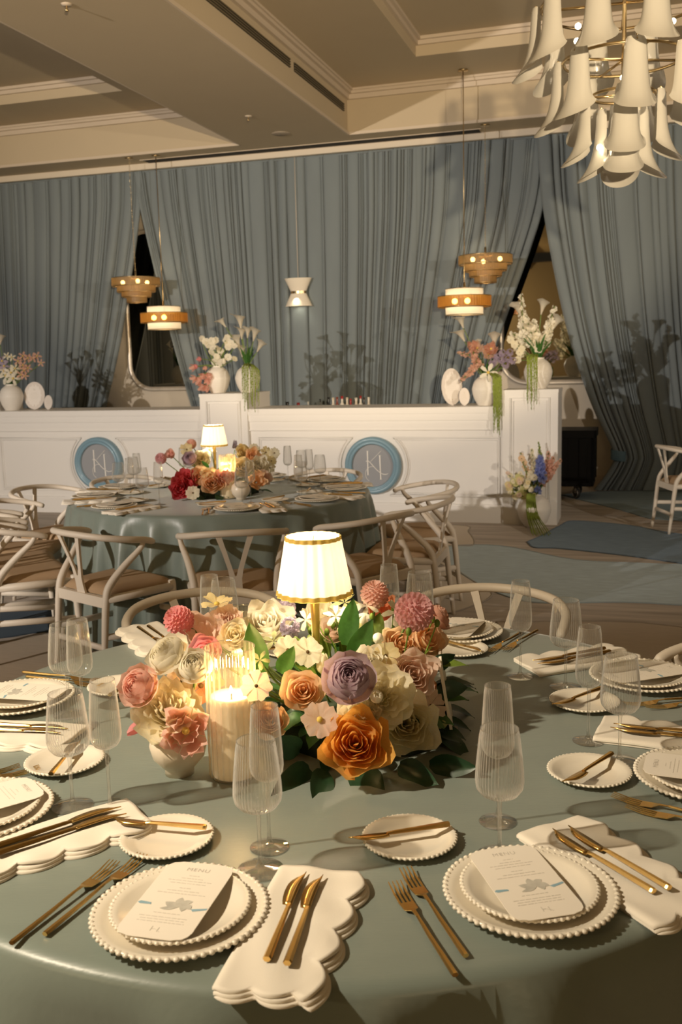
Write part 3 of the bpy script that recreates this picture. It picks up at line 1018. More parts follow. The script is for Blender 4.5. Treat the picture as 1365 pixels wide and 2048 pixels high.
def floret_spike(n, length, r0, r1, sz, seed, npet=5):
    """many small florets along +Z"""
    rnd = random.Random(seed)
    base = G()
    for i in range(npet):
        wrap(base, i * 2 * pi / npet, 0.55, B3((0.08, 0), (0.55, 0.35), (1.0, 0.5)), 2, 2, 0.2, 0.1, i)
    g = G()
    for i in range(n):
        t = (i + 0.5) / n
        r = r0 + (r1 - r0) * t
        a = i * GA
        p = Vector((r * cos(a), r * sin(a), t * length + rnd.uniform(-.02, .02) * length))
        d = Vector((cos(a), sin(a), 0.35 + rnd.uniform(-.3, .3))).normalized()
        s = sz * (1.0 - 0.5 * t) * rnd.uniform(0.8, 1.2)
        M = Matrix.Translation(p) @ d.to_track_quat('Z', 'Y').to_matrix().to_4x4() @ Matrix.Diagonal((s, s, s, 1))
        g.join(base, M)
    return g


def leaf_mesh(name, m, bend=0.35, w=0.26, fold=0.12, wave=0.0):
    def fn(a, v):
        u = 2 * a - 1
        sh = sin(pi * min(1, 0.04 + 0.96 * v) ** 0.85) ** 0.8
        return (u * w * sh, v, -bend * v * v + fold * abs(u) * sh * 0.6 + wave * sin(7 * v) * u)
    return G().grid(fn, 4, 7).mesh(name, m)


FM = {'rose': f_rose(), 'bigrose': f_rose(25, 0.09, 12), 'ran': f_ran(), 'peony': f_peony(), 'cosmos': f_cosmos(), 'poppy': f_cosmos(6, 9, 0.35), 'pompon': f_pompon(),
      'tulip': f_tulip(), 'ptulip': f_tulip(8, 0.95, 15, 0.14), 'bud': f_bud(), 'calla': f_calla(), 'orchid': f_orchid(),
      'hyacinth': floret_spike(46, 2.4, 0.55, 0.35, 0.42, 3), 'cluster': floret_spike(34, 1.0, 0.6, 0.3, 0.42, 8)}
FMESH = {}


def fmesh(kind, m):
    k = (kind, m.name)
    if k not in FMESH:
        FMESH[k] = FM[kind].mesh('petals', m)
    return FMESH[k]


CEN = G().sphere((0, 0, 0.06), 0.13, 8, 5, 0.7).mesh('flower_center', M_CENTER)
CENY = G().sphere((0, 0, 0.1), 0.18, 8, 5, 0.7).mesh('flower_center', M_YCENT)
CENP = G().sphere((0, 0, 0.93), 0.10, 8, 5, 0.7).mesh('flower_center', M_CENTER)
SPADIX = G().tube([(0, 0, 0.3), (0.02, 0, 0.9), (0.03, 0, 1.25)], [0.06, 0.07, 0.03], 7).mesh('spadix', M_YCENT)
LEAFS = {k: [leaf_mesh('leaf', m, b, w, 0.12, wv) for (b, w, wv) in ((0.3, 0.26, 0.03), (0.6, 0.32, 0.05), (0.1, 0.22, 0.02))] for k, m in (('g', M_LEAF), ('d', M_LEAFD), ('l', M_LEAFL))}
BLADE = leaf_mesh('leaf', M_LEAF, 0.15, 0.07, 0.1)


def aim(d, roll=0.0):
    q = Vector(d).normalized().to_track_quat('Z', 'Y')
    return (q.to_matrix() @ Matrix.Rotation(roll, 3, 'Z'))


def flower(kind, label, pos, rad, m, facing, root, cat='flower', name=None, stem=True, group=None, roll=None, center=None):
    nm = name or {'rose': 'rose', 'bigrose': 'garden_rose', 'ran': 'ranunculus', 'peony': 'peony', 'cosmos': 'cosmos_flower', 'poppy': 'poppy', 'pompon': 'dahlia', 'tulip': 'tulip', 'ptulip': 'parrot_tulip',
                  'bud': 'flower_bud', 'hyacinth': 'hyacinth', 'cluster': 'lilac_sprig', 'orchid': 'orchid'}[kind]
    t = thing(nm, label, cat, pos, (0, 0, 0), group)
    rm_ = aim(facing, random.uniform(0, 6) if roll is None else roll)
    put('petals', fmesh(kind, m), t, (0, 0, 0), rm_, rad)
    if center:
        put('flower_center', center, t, (0, 0, 0), rm_, rad)
    if stem:
        f = Vector(facing).normalized()
        r = Vector(root) - Vector(pos)
        mid = -f * min(0.05, r.length * 0.4) + r * 0.3
        part('stem', G().tube(spline([tuple(-f * rad * 0.45), tuple(mid), tuple(r)], 5), 0.0028, 6), M_STEMG, t)
    return t


# ------------------------------------------------------------------ tables
M_CLOTH = mat('sage_satin_cloth', (0.19, 0.23, 0.20), 0.37, noise=0.06, nscale=5, bump=0.04, bscale=40, stretch=(1, 5, 1), sheen=0.3)
C0 = Vector((-0.0335, 2.0455, 0))
C1 = Vector((-0.7346, 5.9896, 0))
TR, TZ = 0.915, 0.76


def cloth_table(c, label, clabel, seed, nf):
    t = thing('round_table', label, 'table', c)
    part('tabletop', G().lathe([(0.0001, TZ - 0.03), (TR - 0.02, TZ - 0.03), (TR - 0.015, TZ - 0.008), (0.0001, TZ - 0.008)], 48), M_BAR, t, False)
    part('pedestal_base', G().lathe([(0.35, 0), (0.35, 0.03), (0.05, 0.06), (0.05, TZ - 0.03)], 24, cap0=True), M_BLACK, t)
    rnd = random.Random(seed)
    fr = [(rnd.randint(nf - 8, nf + 8), rnd.uniform(0, 6.28), rnd.uniform(0.4, 1)) for _ in range(4)]
    seg = 288
    g = G()
    rings = [(0.0, TZ), (0.3, TZ), (0.6, TZ), (0.8, TZ), (TR - 0.03, TZ), (TR - 0.008, TZ - 0.003), (TR, TZ - 0.014)]
    for r, z in rings:
        for i in range(seg):
            a = 2 * pi * i / seg
            g.v.append((max(r, 1e-4) * cos(a), max(r, 1e-4) * sin(a), z))
    NR = 16
    for k in range(1, NR + 1):
        t_ = k / NR
        z = (TZ - 0.014) * (1 - t_) + 0.006 * t_
        for i in range(seg):
            a = 2 * pi * i / seg
            w = sum(am * sin(n * a + ph) for n, ph, am in fr) / 2.2
            w = (abs(w) ** 0.8) * (1 if w > 0 else -0.6)
            r = TR + 0.012 * t_ + (0.095 * t_ ** 0.65) * (w + 0.35)
            g.v.append((r * cos(a), r * sin(a), z))
    nr = len(rings) + NR
    for k in range(nr - 1):
        for i in range(seg):
            a = k * seg + i
            b = k * seg + (i + 1) % seg
            g.f.append((a, a + seg, b + seg, b))
    cl = thing('tablecloth', clabel, 'tablecloth', c)
    part('cloth', g, M_CLOTH, cl)


cloth_table(C0, 'round banquet table closest to the camera, under its cloth', 'sage satin cloth on the round table closest to the camera', 4, 22)
cloth_table(C1, 'round banquet table in front of the bar, under its cloth', 'sage satin cloth on the round table in front of the bar', 9, 26)


# ------------------------------------------------------------------ tableware (built once, then copied)
def plate_prof(R, h):
    return [(0.0001, 0.003), (R * 0.62, 0.003), (R * 0.70, 0.006), (R * 0.86, h * 0.72), (R * 0.965, h), (R * 0.985, h - 0.001), (R * 0.98, h - 0.004), (R * 0.86, h * 0.72 - 0.005), (R * 0.66, 0.0), (0.0001, 0.0)]


def make_plate(name, R, h, nb, br):
    body = G().lathe(plate_prof(R, h), 72).mesh('plate_body', M_PLATE)
    beads = G()
    for k in range(nb):
        a = 2 * pi * k / nb
        beads.sphere((R * 0.975 * cos(a), R * 0.975 * sin(a), h - 0.0024), br * 0.80, 8, 5, 0.68)
    return body, beads.mesh('pearl_rim', M_PLATE)


CH = make_plate('charger_plate', 0.127, 0.019, 66, 0.0062)
SA = make_plate('salad_plate', 0.101, 0.017, 66, 0.0049)
BR = make_plate('bread_plate', 0.078, 0.014, 54, 0.0045)


def stemware(kind):
    ax = {}
    if kind == 'wine':
        bowl = [(0.0045, 0.098), (0.016, 0.1), (0.028, 0.106), (0.0355, 0.116), (0.0375, 0.127), (0.0368, 0.145), (0.0345, 0.17), (0.0318, 0.195), (0.0295, 0.214)]
        foot, zb, rim = 0.0375, 0.098, (0.0295, 0.214)
    else:
        bowl = [(0.0045, 0.116), (0.012, 0.118), (0.020, 0.123), (0.0255, 0.132), (0.0272, 0.143), (0.0268, 0.16), (0.0252, 0.19), (0.0232, 0.22), (0.0215, 0.243)]
        foot, zb, rim = 0.0325, 0.116, (0.0215, 0.243)
    pts = []
    for k in range(len(bowl) - 1):
        for j in range(2):
            t = j / 2
            pts.append((bowl[k][0] * (1 - t) + bowl[k + 1][0] * t, bowl[k][1] * (1 - t) + bowl[k + 1][1] * t))
    pts.append(bowl[-1])
    nr = 44
    b = G().lathe(pts, nr * 4, nr, 0.028, ribs=(3, len(pts) - 2)).mesh('bowl', M_GLASS)
    r = G().tube([(rim[0] * cos(2 * pi * k / 40), rim[0] * sin(2 * pi * k / 40), rim[1]) for k in range(40)], 0.0008, 6, closed=True).mesh('rim', M_STEM)
    s = G().lathe([(0.0055, zb + 0.002), (0.0036, zb - 0.008), (0.0030, zb - 0.03), (0.0030, 0.03), (0.0040, 0.014), (0.008, 0.0065)], 14).mesh('stem', M_STEM)
    f = G().lathe([(0.0001, 0.0075), (0.008, 0.0065), (foot * 0.6, 0.0028), (foot * 0.97, 0.0018), (foot, 0.001), (foot * 0.97, 0.0004), (0.0001, 0.0004)], 40).mesh('foot', M_STEM)
    return b, r, s, f


WINE, FLUTE = stemware('wine'), stemware('flute')


def make_napkin():
    W_, H_ = 0.136, 0.300
    res = []
    for lay in range(3):
        off = 0.004 * lay
        z0 = 0.0005 + 0.0045 * (2 - lay)
        def outline(v, lay=lay, off=off):
            # right edge: four scallops, left edge: fold
            s_ = abs(sin(pi * 4 * v + 0.02)) ** 0.7
            xr = W_ * (0.40 + 0.08 * v) + 0.020 * s_ + off * (1 - 0.6 * s_) + 0.002 * lay
            xl = -W_ * (0.44 + 0.03 * (1 - v)) + 0.002 * lay
            return xl, xr
        def fn(a, v, lay=lay, off=off, z0=z0):
            xl, xr = outline(v)
            x = xl + (xr - xl) * a
            bs = abs(sin(pi * 2.2 * a + 0.3)) ** 0.7
            y0 = -H_ / 2 - 0.016 * bs - off * 0.7
            y1 = H_ / 2 - 0.004 * lay - 0.006 * a
            y = y0 + (y1 - y0) * v
            edge = min(a, 1 - a, v, 1 - v)
            z = z0 + 0.004 + 0.0012 * sin(14 * x * 6 + 9 * v) * (1 if lay == 0 else 0.3) + 0.0022 * sin(8 * v * pi) * max(0, a - 0.55) * 2 * (lay == 0)
            if a < 0.08:
                z -= 0.004 * (1 - a / 0.08) ** 2
            return (x, y, z)
        g = G().grid(fn, 26, 48)
        nu = 27
        n0 = len(g.v)
        # closed rim down by the layer thickness
        per = [i for i in range(27)] + [j * nu + 26 for j in range(1, 49)] + [48 * nu + i for i in range(25, -1, -1)] + [j * nu for j in range(47, 0, -1)]
        for i in per:
            x, y, z = g.v[i]
            g.v.append((x, y, max(0.0003, z - 0.0042)))
        m = len(per)
        for k in range(m):
            g.f.append((per[k], n0 + k, n0 + (k + 1) % m, per[(k + 1) % m]))
        res.append(g.mesh('folded_layer', M_NAPKIN))
    return res


NAPK = make_napkin()


def loft(sections, cap=True):
    """sections: list of closed loops with equal vertex counts"""
    g = G()
    n = len(sections[0])
    for s_ in sections:
        g.v.extend(s_)
    for k in range(len(sections) - 1):
        for i in range(n):
            a, b = k * n + i, k * n + (i + 1) % n
            g.f.append((a, b, b + n, a + n))
    if cap:
        g.f.append(tuple(range(n))[::-1])
        g.f.append(tuple((len(sections) - 1) * n + i for i in range(n)))
    return g


def hexs(y, w, h, z):
    return [(w * cos(pi * k / 3), y, z + h * sin(pi * k / 3)) for k in range(6)]


def make_knife(L=0.225):
    h = loft([hexs(-L / 2, .0056, .0042, .005), hexs(-L / 2 + .004, .0062, .0046, .005), hexs(-0.03, .0046, .0036, .0048), hexs(0.012, .0040, .0030, .0045), hexs(0.022, .0045, .0022, .004)]).mesh('handle', M_GOLD, False)
    se = []
    yb, yt = 0.020, L / 2
    for k in range(11):
        t = k / 10
        y = yb + (yt - yb) * t
        w0 = -0.0045 - 0.0100 * sin(pi * min(1, 0.12 + t * 1.0)) ** 0.6      # belly side
        w1 = 0.0040 + 0.0022 * t
        if t > 0.6:
            w0 += ((t - 0.6) / 0.4) ** 1.5 * 0.0105
        w0 = min(w0, w1 - 0.0006)
        zc = 0.0035 + 0.001 * sin(pi * t)
        se.append([(w0, y, zc), ((w0 + w1) / 2, y, zc - 0.0010), (w1, y, zc - 0.0006), (w1, y, zc + 0.0008), ((w0 + w1) / 2, y, zc + 0.0012)])
    return h, loft(se).mesh('blade', M_GOLD)


def make_fork(L=0.235):
    h = loft([hexs(-L / 2, .0048, .0034, .0048), hexs(-L / 2 + .003, .0050, .0038, .0048), hexs(-0.03, .0036, .0030, .006), hexs(0.018, .0026, .0022, .0085)]).mesh('handle', M_GOLD, False)
    g = G()
    def strip(y0, y1, xa, xb, z0, z1, th=0.0011):
        n = len(g.v)
        g.v.extend([(xa[0], y0, z0), (xb[0], y0, z0), (xb[1], y1, z1), (xa[1], y1, z1), (xa[0], y0, z0 + th), (xb[0], y0, z0 + th), (xb[1], y1, z1 + th), (xa[1], y1, z1 + th)])
        g.f.extend([(n, n + 3, n + 2, n + 1), (n + 4, n + 5, n + 6, n + 7), (n, n + 1, n + 5, n + 4), (n + 1, n + 2, n + 6, n + 5), (n + 2, n + 3, n + 7, n + 6), (n + 3, n, n + 4, n + 7)])
    strip(0.016, 0.034, (-.0024, -.0030), (.0024, .0030), .0080, .0075)
    strip(0.034, 0.045, (-.0030, -.0105), (.0030, .0105), .0075, .0035)
    strip(0.045, 0.066, (-.0105, -.0112), (.0105, .0112), .0035, .0020)
    root = g.mesh('fork_head', M_GOLD, False)
    ts = []
    for k in range(4):
        g = G()
        x0 = -.0112 + k * .0064
        strip(0.066, 0.090, (x0, x0), (x0 + .0032, x0 + .0030), .0020, .0034)
        strip(0.090, L / 2, (x0, x0 + .0009), (x0 + .0030, x0 + .0020), .0034, .0082)
        ts.append(g.mesh('tine', M_GOLD, False))
    return h, root, ts


KNIFE, FORK, BUTTER = make_knife(), make_fork(), make_knife(0.172)


def rounded_card(w, h, r, n=6):
    # corners nipped in, as a die-cut card
    out = []
    for cx, cy, a0 in ((w / 2, h / 2, 0), (-w / 2, h / 2, 1), (-w / 2, -h / 2, 2), (w / 2, -h / 2, 3)):
        sx, sy = (1 if cx > 0 else -1), (1 if cy > 0 else -1)
        seq = [(cx, cy - sy * r), (cx - sx * r * 0.12, cy - sy * r * 0.55), (cx - sx * r * 0.38, cy - sy * r * 0.22), (cx - sx * r * 0.75, cy - sy * r * 0.12), (cx - sx * r, cy)]
        if a0 in (1, 3):
            seq.reverse()
        out += seq
    return out


CARDW, CARDH = 0.108, 0.200
CARD = G().prism(rounded_card(CARDW, CARDH, 0.022), 0, 0.0009).mesh('card', M_PAPER, False)


def text_mesh(s, size, m):
    cu = bpy.data.curves.new('print', 'FONT')
    cu.body = s
    cu.size = size
    cu.align_x = 'CENTER'
    cu.align_y = 'CENTER'
    cu.space_character = 1.15
    cu.extrude = 0.0
    cu.resolution_u = 3
    o = bpy.data.objects.new('print', cu)
    COL.objects.link(o)
    bpy.context.view_layer.update()
    me = bpy.data.meshes.new_from_object(o.evaluated_get(bpy.context.evaluated_depsgraph_get()))
    bpy.data.objects.remove(o)
    me.materials.clear()
    me.materials.append(m)
    me.name = 'menu_title'
    return me


MENU_T = text_mesh('MENU', 0.0125, M_INK)


def make_menu_print():
    rnd = random.Random(3)
    g = G()
    for (y, w) in ((.062, .016), (.054, .034), (.047, .070), (.040, .058), (.027, .018), (.019, .050), (.012, .074), (-.040, .04), (-.050, .074), (-.056, .066), (-.062, .070)):
        x = -w / 2
        while x < w / 2 - 0.001:
            l_ = rnd.uniform(0.003, 0.009)
            g.box(x, min(x + l_, w / 2), y - .0007, y + .0007, 0.001, 0.0012)
            x += l_ + 0.0016
    lines = g.mesh('menu_lines', M_INK2, False)
    li = G()
    for a, l_, w in ((100, .020, .0065), (35, .018, .006), (165, .026, .007), (200, .030, .005), (-30, .019, .006), (-75, .016, .005)):
        pts = []
        ca, sa = cos(radians(a)), sin(radians(a))
        for k in range(9):
            t = k / 8
            ww = w * sin(pi * min(1, .1 + .9 * t)) ** .8
            bx, by = t * l_, 0.004 * sin(2.5 * t)
            pts.append(((bx * ca - (by + ww) * sa), (bx * sa + (by + ww) * ca)))
        for k in range(8, -1, -1):
            t = k / 8
            ww = w * sin(pi * min(1, .1 + .9 * t)) ** .8
            bx, by = t * l_, 0.004 * sin(2.5 * t)
            pts.append(((bx * ca - (by - ww) * sa), (bx * sa + (by - ww) * ca)))
        li.prism([(x + 0.012, y - 0.017) for x, y in pts], 0.0010, 0.0012 + 0.00005 * len(li.f) / 20)
    lily = li.mesh('lily_drawing', M_LILYINK, False)
    rb = G()
    rb.prism([(-.053, -.020), (-.050, -.016), (-.033, -.018), (-.032, -.022), (-.049, -.023)], 0.001, 0.0013)
    r1 = rb.mesh('ribbon_drawing', M_RIBBON, False)
    rb = G().prism([(.030, -.024), (.0525, -.018), (.0525, -.022), (.034, -.029)], 0.001, 0.0013)
    r2 = rb.mesh('ribbon_drawing', M_RIBBON, False)
    mo = G().box(-.006, -.0050, -.084, -.073, .001, .0012).box(.0040, .0050, -.085, -.0745, .001, .0012).tube([(-.0055, -.079, .0011), (0, -.079, .0011), (.009, -.0855, .0011)], .0004, 4)
    return lines, lily, r1, r2, mo.mesh('small_monogram', M_INK, False)


MPRINT = make_menu_print()


def ang_items(c, phi, t, r, z, rot=0.0):
    a = radians(phi)
    er = Vector((cos(a), sin(a), 0))
    et = Vector((-sin(a), cos(a), 0))
    return c + er * r + et * t + Vector((0, 0, z)), (0, 0, a + pi / 2 + rot)


def setting(c, phi, place, tbl, jit, detail=True, bread=(-0.115, 0.553, 0.0), nap=(0.165, 0.765), wine=(0.05, 0.61), flute=(0.108, 0.54), bk=(-0.12, 0.545, 1.5), fork=0.0, menu_rot=0.05, rsh=0.0):
    rnd = random.Random(jit)
    j = lambda s_: rnd.uniform(-s_, s_)
    gp = lambda w: f'{w} on the {tbl} table'
    R0 = 0.77 + rsh
    loc, rot = ang_items(c, phi, 0, R0, TZ, j(0.3))
    t = thing('charger_plate', f'larger ivory pearl-rimmed dinner plate at {place}', 'plate', loc, rot, gp('dinner plates'))
    put('plate_body', CH[0], t)
    put('pearl_rim', CH[1], t)
    loc, rot = ang_items(c, phi, j(0.004) - 0.003, R0 - 0.003, TZ + 0.0075, j(0.3))
    t = thing('salad_plate', f'smaller ivory pearl-rimmed plate stacked under the menu at {place}', 'plate', loc, rot, gp('salad plates'))
    put('plate_body', SA[0], t)
    put('pearl_rim', SA[1], t)
    loc, rot = ang_items(c, phi, -0.006, R0 - 0.007, TZ + 0.0262, menu_rot + j(0.03))
    t = thing('menu_card', f'ivory printed menu card with blue ribbon ends at {place}', 'menu', loc, rot, gp('menu cards'))
    put('card', CARD, t)
    put('menu_title', MENU_T, t, (0, 0.079, 0.0012))
    put('menu_lines', MPRINT[0], t, kind='stuff')
    put('lily_drawing', MPRINT[1], t)
    put('ribbon_drawing', MPRINT[2], t)
    put('ribbon_drawing', MPRINT[3], t)
    put('small_monogram', MPRINT[4], t)
    loc, rot = ang_items(c, phi, bread[0], bread[1], TZ, j(0.3))
    t = thing('bread_plate', f'small ivory pearl-rimmed bread plate at {place}', 'plate', loc, rot, gp('bread plates'))
    put('plate_body', BR[0], t)
    put('pearl_rim', BR[1], t)
    loc, rot = ang_items(c, phi, bk[0], bk[1], TZ + 0.0165, bk[2])
    t = thing('butter_knife', f'gold butter knife laid across the bread plate at {place}', 'knife', loc, rot, gp('butter knives'))
    put('handle', BUTTER[0], t)
    put('blade', BUTTER[1], t)
    loc, rot = ang_items(c, phi, nap[0], nap[1] + rsh, TZ, j(0.03) + 0.07)
    t = thing('napkin', f'folded ivory napkin with scalloped edge at {place}', 'napkin', loc, rot, gp('napkins'))
    for me in NAPK:
        put('folded_layer', me, t)
    for k, (dt, dr, w) in enumerate(((-0.012, -0.008, 'closer to the plates'), (0.016, -0.006, 'farther from the plates'))):
        loc, rot = ang_items(c, phi, nap[0] + dt, nap[1] + rsh + dr, TZ + 0.0155, 0.10 + j(0.02))
        t = thing('dinner_knife', f'gold knife {w} at {place}', 'knife', loc, rot, gp('dinner knives'))
        put('handle', KNIFE[0], t)
        put('blade', KNIFE[1], t)
    for k, (dt, dr, w) in enumerate(((-0.150, 0.742, 'closer to the plates'), (-0.183, 0.772, 'farther from the plates'))):
        loc, rot = ang_items(c, phi, dt + fork, dr + rsh, TZ + 0.0008, -0.12 + j(0.02))
        t = thing('dinner_fork', f'gold fork {w} at {place}', 'fork', loc, rot, gp('forks'))
        put('handle', FORK[0], t)
        put('fork_head', FORK[1], t)
        for ti in FORK[2]:
            put('tine', ti, t)
    for nm, M_, (tt, rr), lb in (('wine_glass', WINE, wine, 'wide ribbed clear wine glass'), ('champagne_flute', FLUTE, flute, 'tall narrow ribbed champagne flute')):
        loc, rot = ang_items(c, phi, tt, rr, TZ + 0.0002)
        t = thing(nm, f'{lb} at {place}', 'glass', loc, rot, gp(lb))
        for n_, me in zip(('bowl', 'rim', 'stem', 'foot'), M_):
            put(n_, me, t)


FT = 'camera-side'
setting(C0, -106, "the front table's bottom-left place", 'front', 1, bread=(-0.12, 0.565), bk=(-0.145, 0.545, 1.62), wine=(0.065, 0.615), flute=(0.054 + 0.0, 0.543), nap=(0.166, 0.757))
setting(C0, -67.3, "the front table's bottom-right place", 'front', 2, bread=(-0.083, 0.543), bk=(-0.098, 0.538, 1.42), wine=(0.026, 0.645), flute=(0.086, 0.543), nap=(0.152, 0.755), fork=0.004, menu_rot=-0.16)
setting(C0, -25.5, "the front table's lower right-edge place", 'front', 3, bread=(-0.05, 0.568), bk=(-0.06, 0.57, 1.25), wine=(0.037, 0.609), flute=(0.117, 0.533), nap=(0.178, 0.69))
setting(C0, 17.7, "the front table's upper right-edge place", 'front', 4, bread=(-0.09, 0.577), bk=(-0.085, 0.565, 0.35), wine=(0.032, 0.60), flute=(0.14, 0.537), nap=(0.185, 0.695), rsh=0.025)
setting(C0, 62, "the front table's place right beyond lamp", 'front', 5, bread=(-0.06, 0.62), bk=(-0.06, 0.62, 1.2))
setting(C0, 113.5, "the front table's place left beyond lamp", 'front', 6, nap=(0.19, 0.84))
setting(C0, 165, "the front table's upper left-edge place", 'front', 7, bread=(-0.134, 0.577), nap=(0.19, 0.66))
setting(C0, -147.4, "the front table's lower left-edge place", 'front', 8, bread=(-0.138, 0.545), bk=(-0.13, 0.545, 0.95), wine=(0.057, 0.591), flute=(0.112, 0.54), nap=(0.169, 0.683), rsh=-0.03)
for k, (a, w) in enumerate(((-172, 'left-rim'), (-134, 'near-left'), (-77, 'near-middle'), (-38.6, 'near-right'), (-2, 'right-rim'), (33, 'far-right'), (72, 'bar-side right'), (112, 'bar-side left'), (156, 'far-left'))):
    setting(C1, a, f"the back table's {w} place", 'back', 20 + k)


# ------------------------------------------------------------------ table lamps, candles, small vases
def table_lamp(c, label):
    t = thing('table_lamp', label, 'lamp', c + Vector((0, 0, TZ)), (0, 0, 0), 'gold table lamps')
    part('base', G().lathe([(0.055, 0), (0.055, 0.006), (0.03, 0.012), (0.008, 0.018)], 28, cap0=True), M_LAMPGOLD, t)
    part('stem', G().lathe([(0.0055, 0.015), (0.0055, 0.085), (0.010, 0.09), (0.012, 0.098), (0.007, 0.105), (0.007, 0.112), (0.011, 0.118), (0.0085, 0.128), (0.0075, 0.15), (0.0105, 0.29), (0.0105, 0.312), (0.004, 0.32)], 18), M_LAMPGOLD, t)
    r0, r1, z0, z1 = 0.080, 0.058, 0.292, 0.418
    sh = part('lamp_shade', G().lathe([(r0, z0), (r0 + (r1 - r0) * .25, z0 + (z1 - z0) * .25), (r0 + (r1 - r0) * .5, z0 + (z1 - z0) * .5), (r0 + (r1 - r0) * .75, z0 + (z1 - z0) * .75), (r1, z1)], 160, 20, 0.034), M_SHADE, t)
    part('shade_trim', G().lathe([(r0 * 1.012, z0 - 0.002), (r0 * 1.0, z0 + 0.009)], 160, 20, 0.034), M_SHTRIM, sh)
    part('shade_trim', G().lathe([(r1 * 1.025, z1 - 0.008), (r1 * 1.012, z1 + 0.001)], 160, 20, 0.034), M_SHTRIM, sh)
    part('spider', G().tube([(-r1, 0, z1 - 0.01), (r1, 0, z1 - 0.01)], 0.0012, 5).tube([(0, -r1, z1 - 0.01), (0, r1, z1 - 0.01)], 0.0012, 5), M_LAMPGOLD, sh)
    part('bulb', G().sphere((0, 0, 0.352), 0.022, 14, 9), M_BULB, t)
    lamp('lamp_light', 'POINT', c + Vector((0, 0, TZ + 0.352)), 23.0, (1.0, 0.80, 0.54), 0.024)
    return t


table_lamp(C0 + Vector((-0.028, 0.02, 0)), 'lit gold table lamp with pleated white shade on the front table')
table_lamp(C1 + Vector((-0.027, -0.03, 0)), 'lit gold table lamp with pleated white shade on the back table')


def candle(pos, label, wax_h=0.162, scale=1.0, hz=1.0):
    t = thing('pillar_candle', label + ' standing in fluted glass', 'candle', pos, (0, 0, 0), 'pillar candles')
    part('wax', G().lathe([(0.0001, 0.004), (0.0415, 0.004), (0.042, 0.01), (0.042, wax_h - 0.006), (0.039, wax_h), (0.026, wax_h - 0.008), (0.0001, wax_h - 0.010)], 32), M_WAX, t)
    part('wick', G().tube([(0, 0, wax_h - 0.012), (0.001, 0, wax_h + 0.006)], 0.0012, 5), M_RUBBER, t)
    part('flame', G().lathe([(0.0001, wax_h + 0.002), (0.0035, wax_h + 0.004), (0.004, wax_h + 0.008), (0.002, wax_h + 0.014), (0.0001, wax_h + 0.018)], 10), M_FLAME, t)
    c = thing('candle_cylinder', label + ', the fluted clear glass cylinder around it', 'candle holder', pos, (0, 0, 0), 'fluted candle cylinders')
    part('glass_wall', G().lathe([(0.044, 0.001), (0.0475, 0.006)] + [(0.0475, 0.006 + 0.25 * k / 8) for k in range(1, 9)], 24 * 6, 24, 0.028, ribs=(1, 8)), M_CANDGLASS, c)
    part('rim', G().tube([(0.0478 * cos(2 * pi * k / 48), 0.0478 * sin(2 * pi * k / 48), 0.256) for k in range(48)], 0.0014, 6, closed=True), M_STEM, c)
    part('glass_base', G().lathe([(0.0001, 0.0), (0.044, 0.0), (0.044, 0.003), (0.0001, 0.003)], 32), M_STEM, c)
    for o_ in (t, c):
        o_.scale = (scale, scale, hz)
    lamp('candle_light', 'POINT', Vector(pos) + Vector((0, 0, (wax_h + 0.035) * hz)), 1.4 * scale, (1.0, 0.62, 0.26), 0.012)


candle(Vector((-0.219, 1.80, TZ)), 'tall ivory pillar candle left of the front lamp')
p_ = at(487, 1216, 2.26)
candle(Vector((p_.x, p_.y, TZ)), 'short ivory pillar candle behind the front flowers', 0.13, 0.66, (p_.z - TZ) / 0.256)
candle(C1 + Vector((0.075, -0.27, TZ)), 'ivory pillar candle right of the back lamp')


def small_vase(pos, label):
    t = thing('bud_vase', label, 'vase', pos, (0, 0, 0), 'round bud vases')
    part('vase_body', G().lathe([(0.0001, 0.0), (0.028, 0), (0.0285, 0.012), (0.034, 0.018), (0.050, 0.036), (0.056, 0.060), (0.050, 0.084), (0.036, 0.098), (0.027, 0.102), (0.028, 0.108), (0.025, 0.108), (0.024, 0.10), (0.0001, 0.095)], 36), M_CREAMVASE, t)
    return t


small_vase(Vector((-0.328, 1.815, TZ)), 'small round cream vase left of the candle on the front table')
small_vase(C1 + Vector((0.155, -0.345, TZ)), 'small round cream vase beside the candle on the back table')
t = thing('menu_stand', 'thin white table card in an acrylic stand right of the front flowers', 'card stand', Vector((0.226, 2.0, TZ)), (0, 0, radians(84)))
part('stand_base', G().box(-0.045, 0.045, -0.012, 0.016, 0, 0.012), mat('white_acrylic', (0.80, 0.74, 0.65), 0.25), t, False)
part('card', G().box(-0.06, 0.06, -0.003, 0.003, 0.0, 0.155).xf(Matrix.Translation((0, 0, 0.01)) @ Matrix.Rotation(radians(-9), 4, 'X')), M_PAPER, t, False)

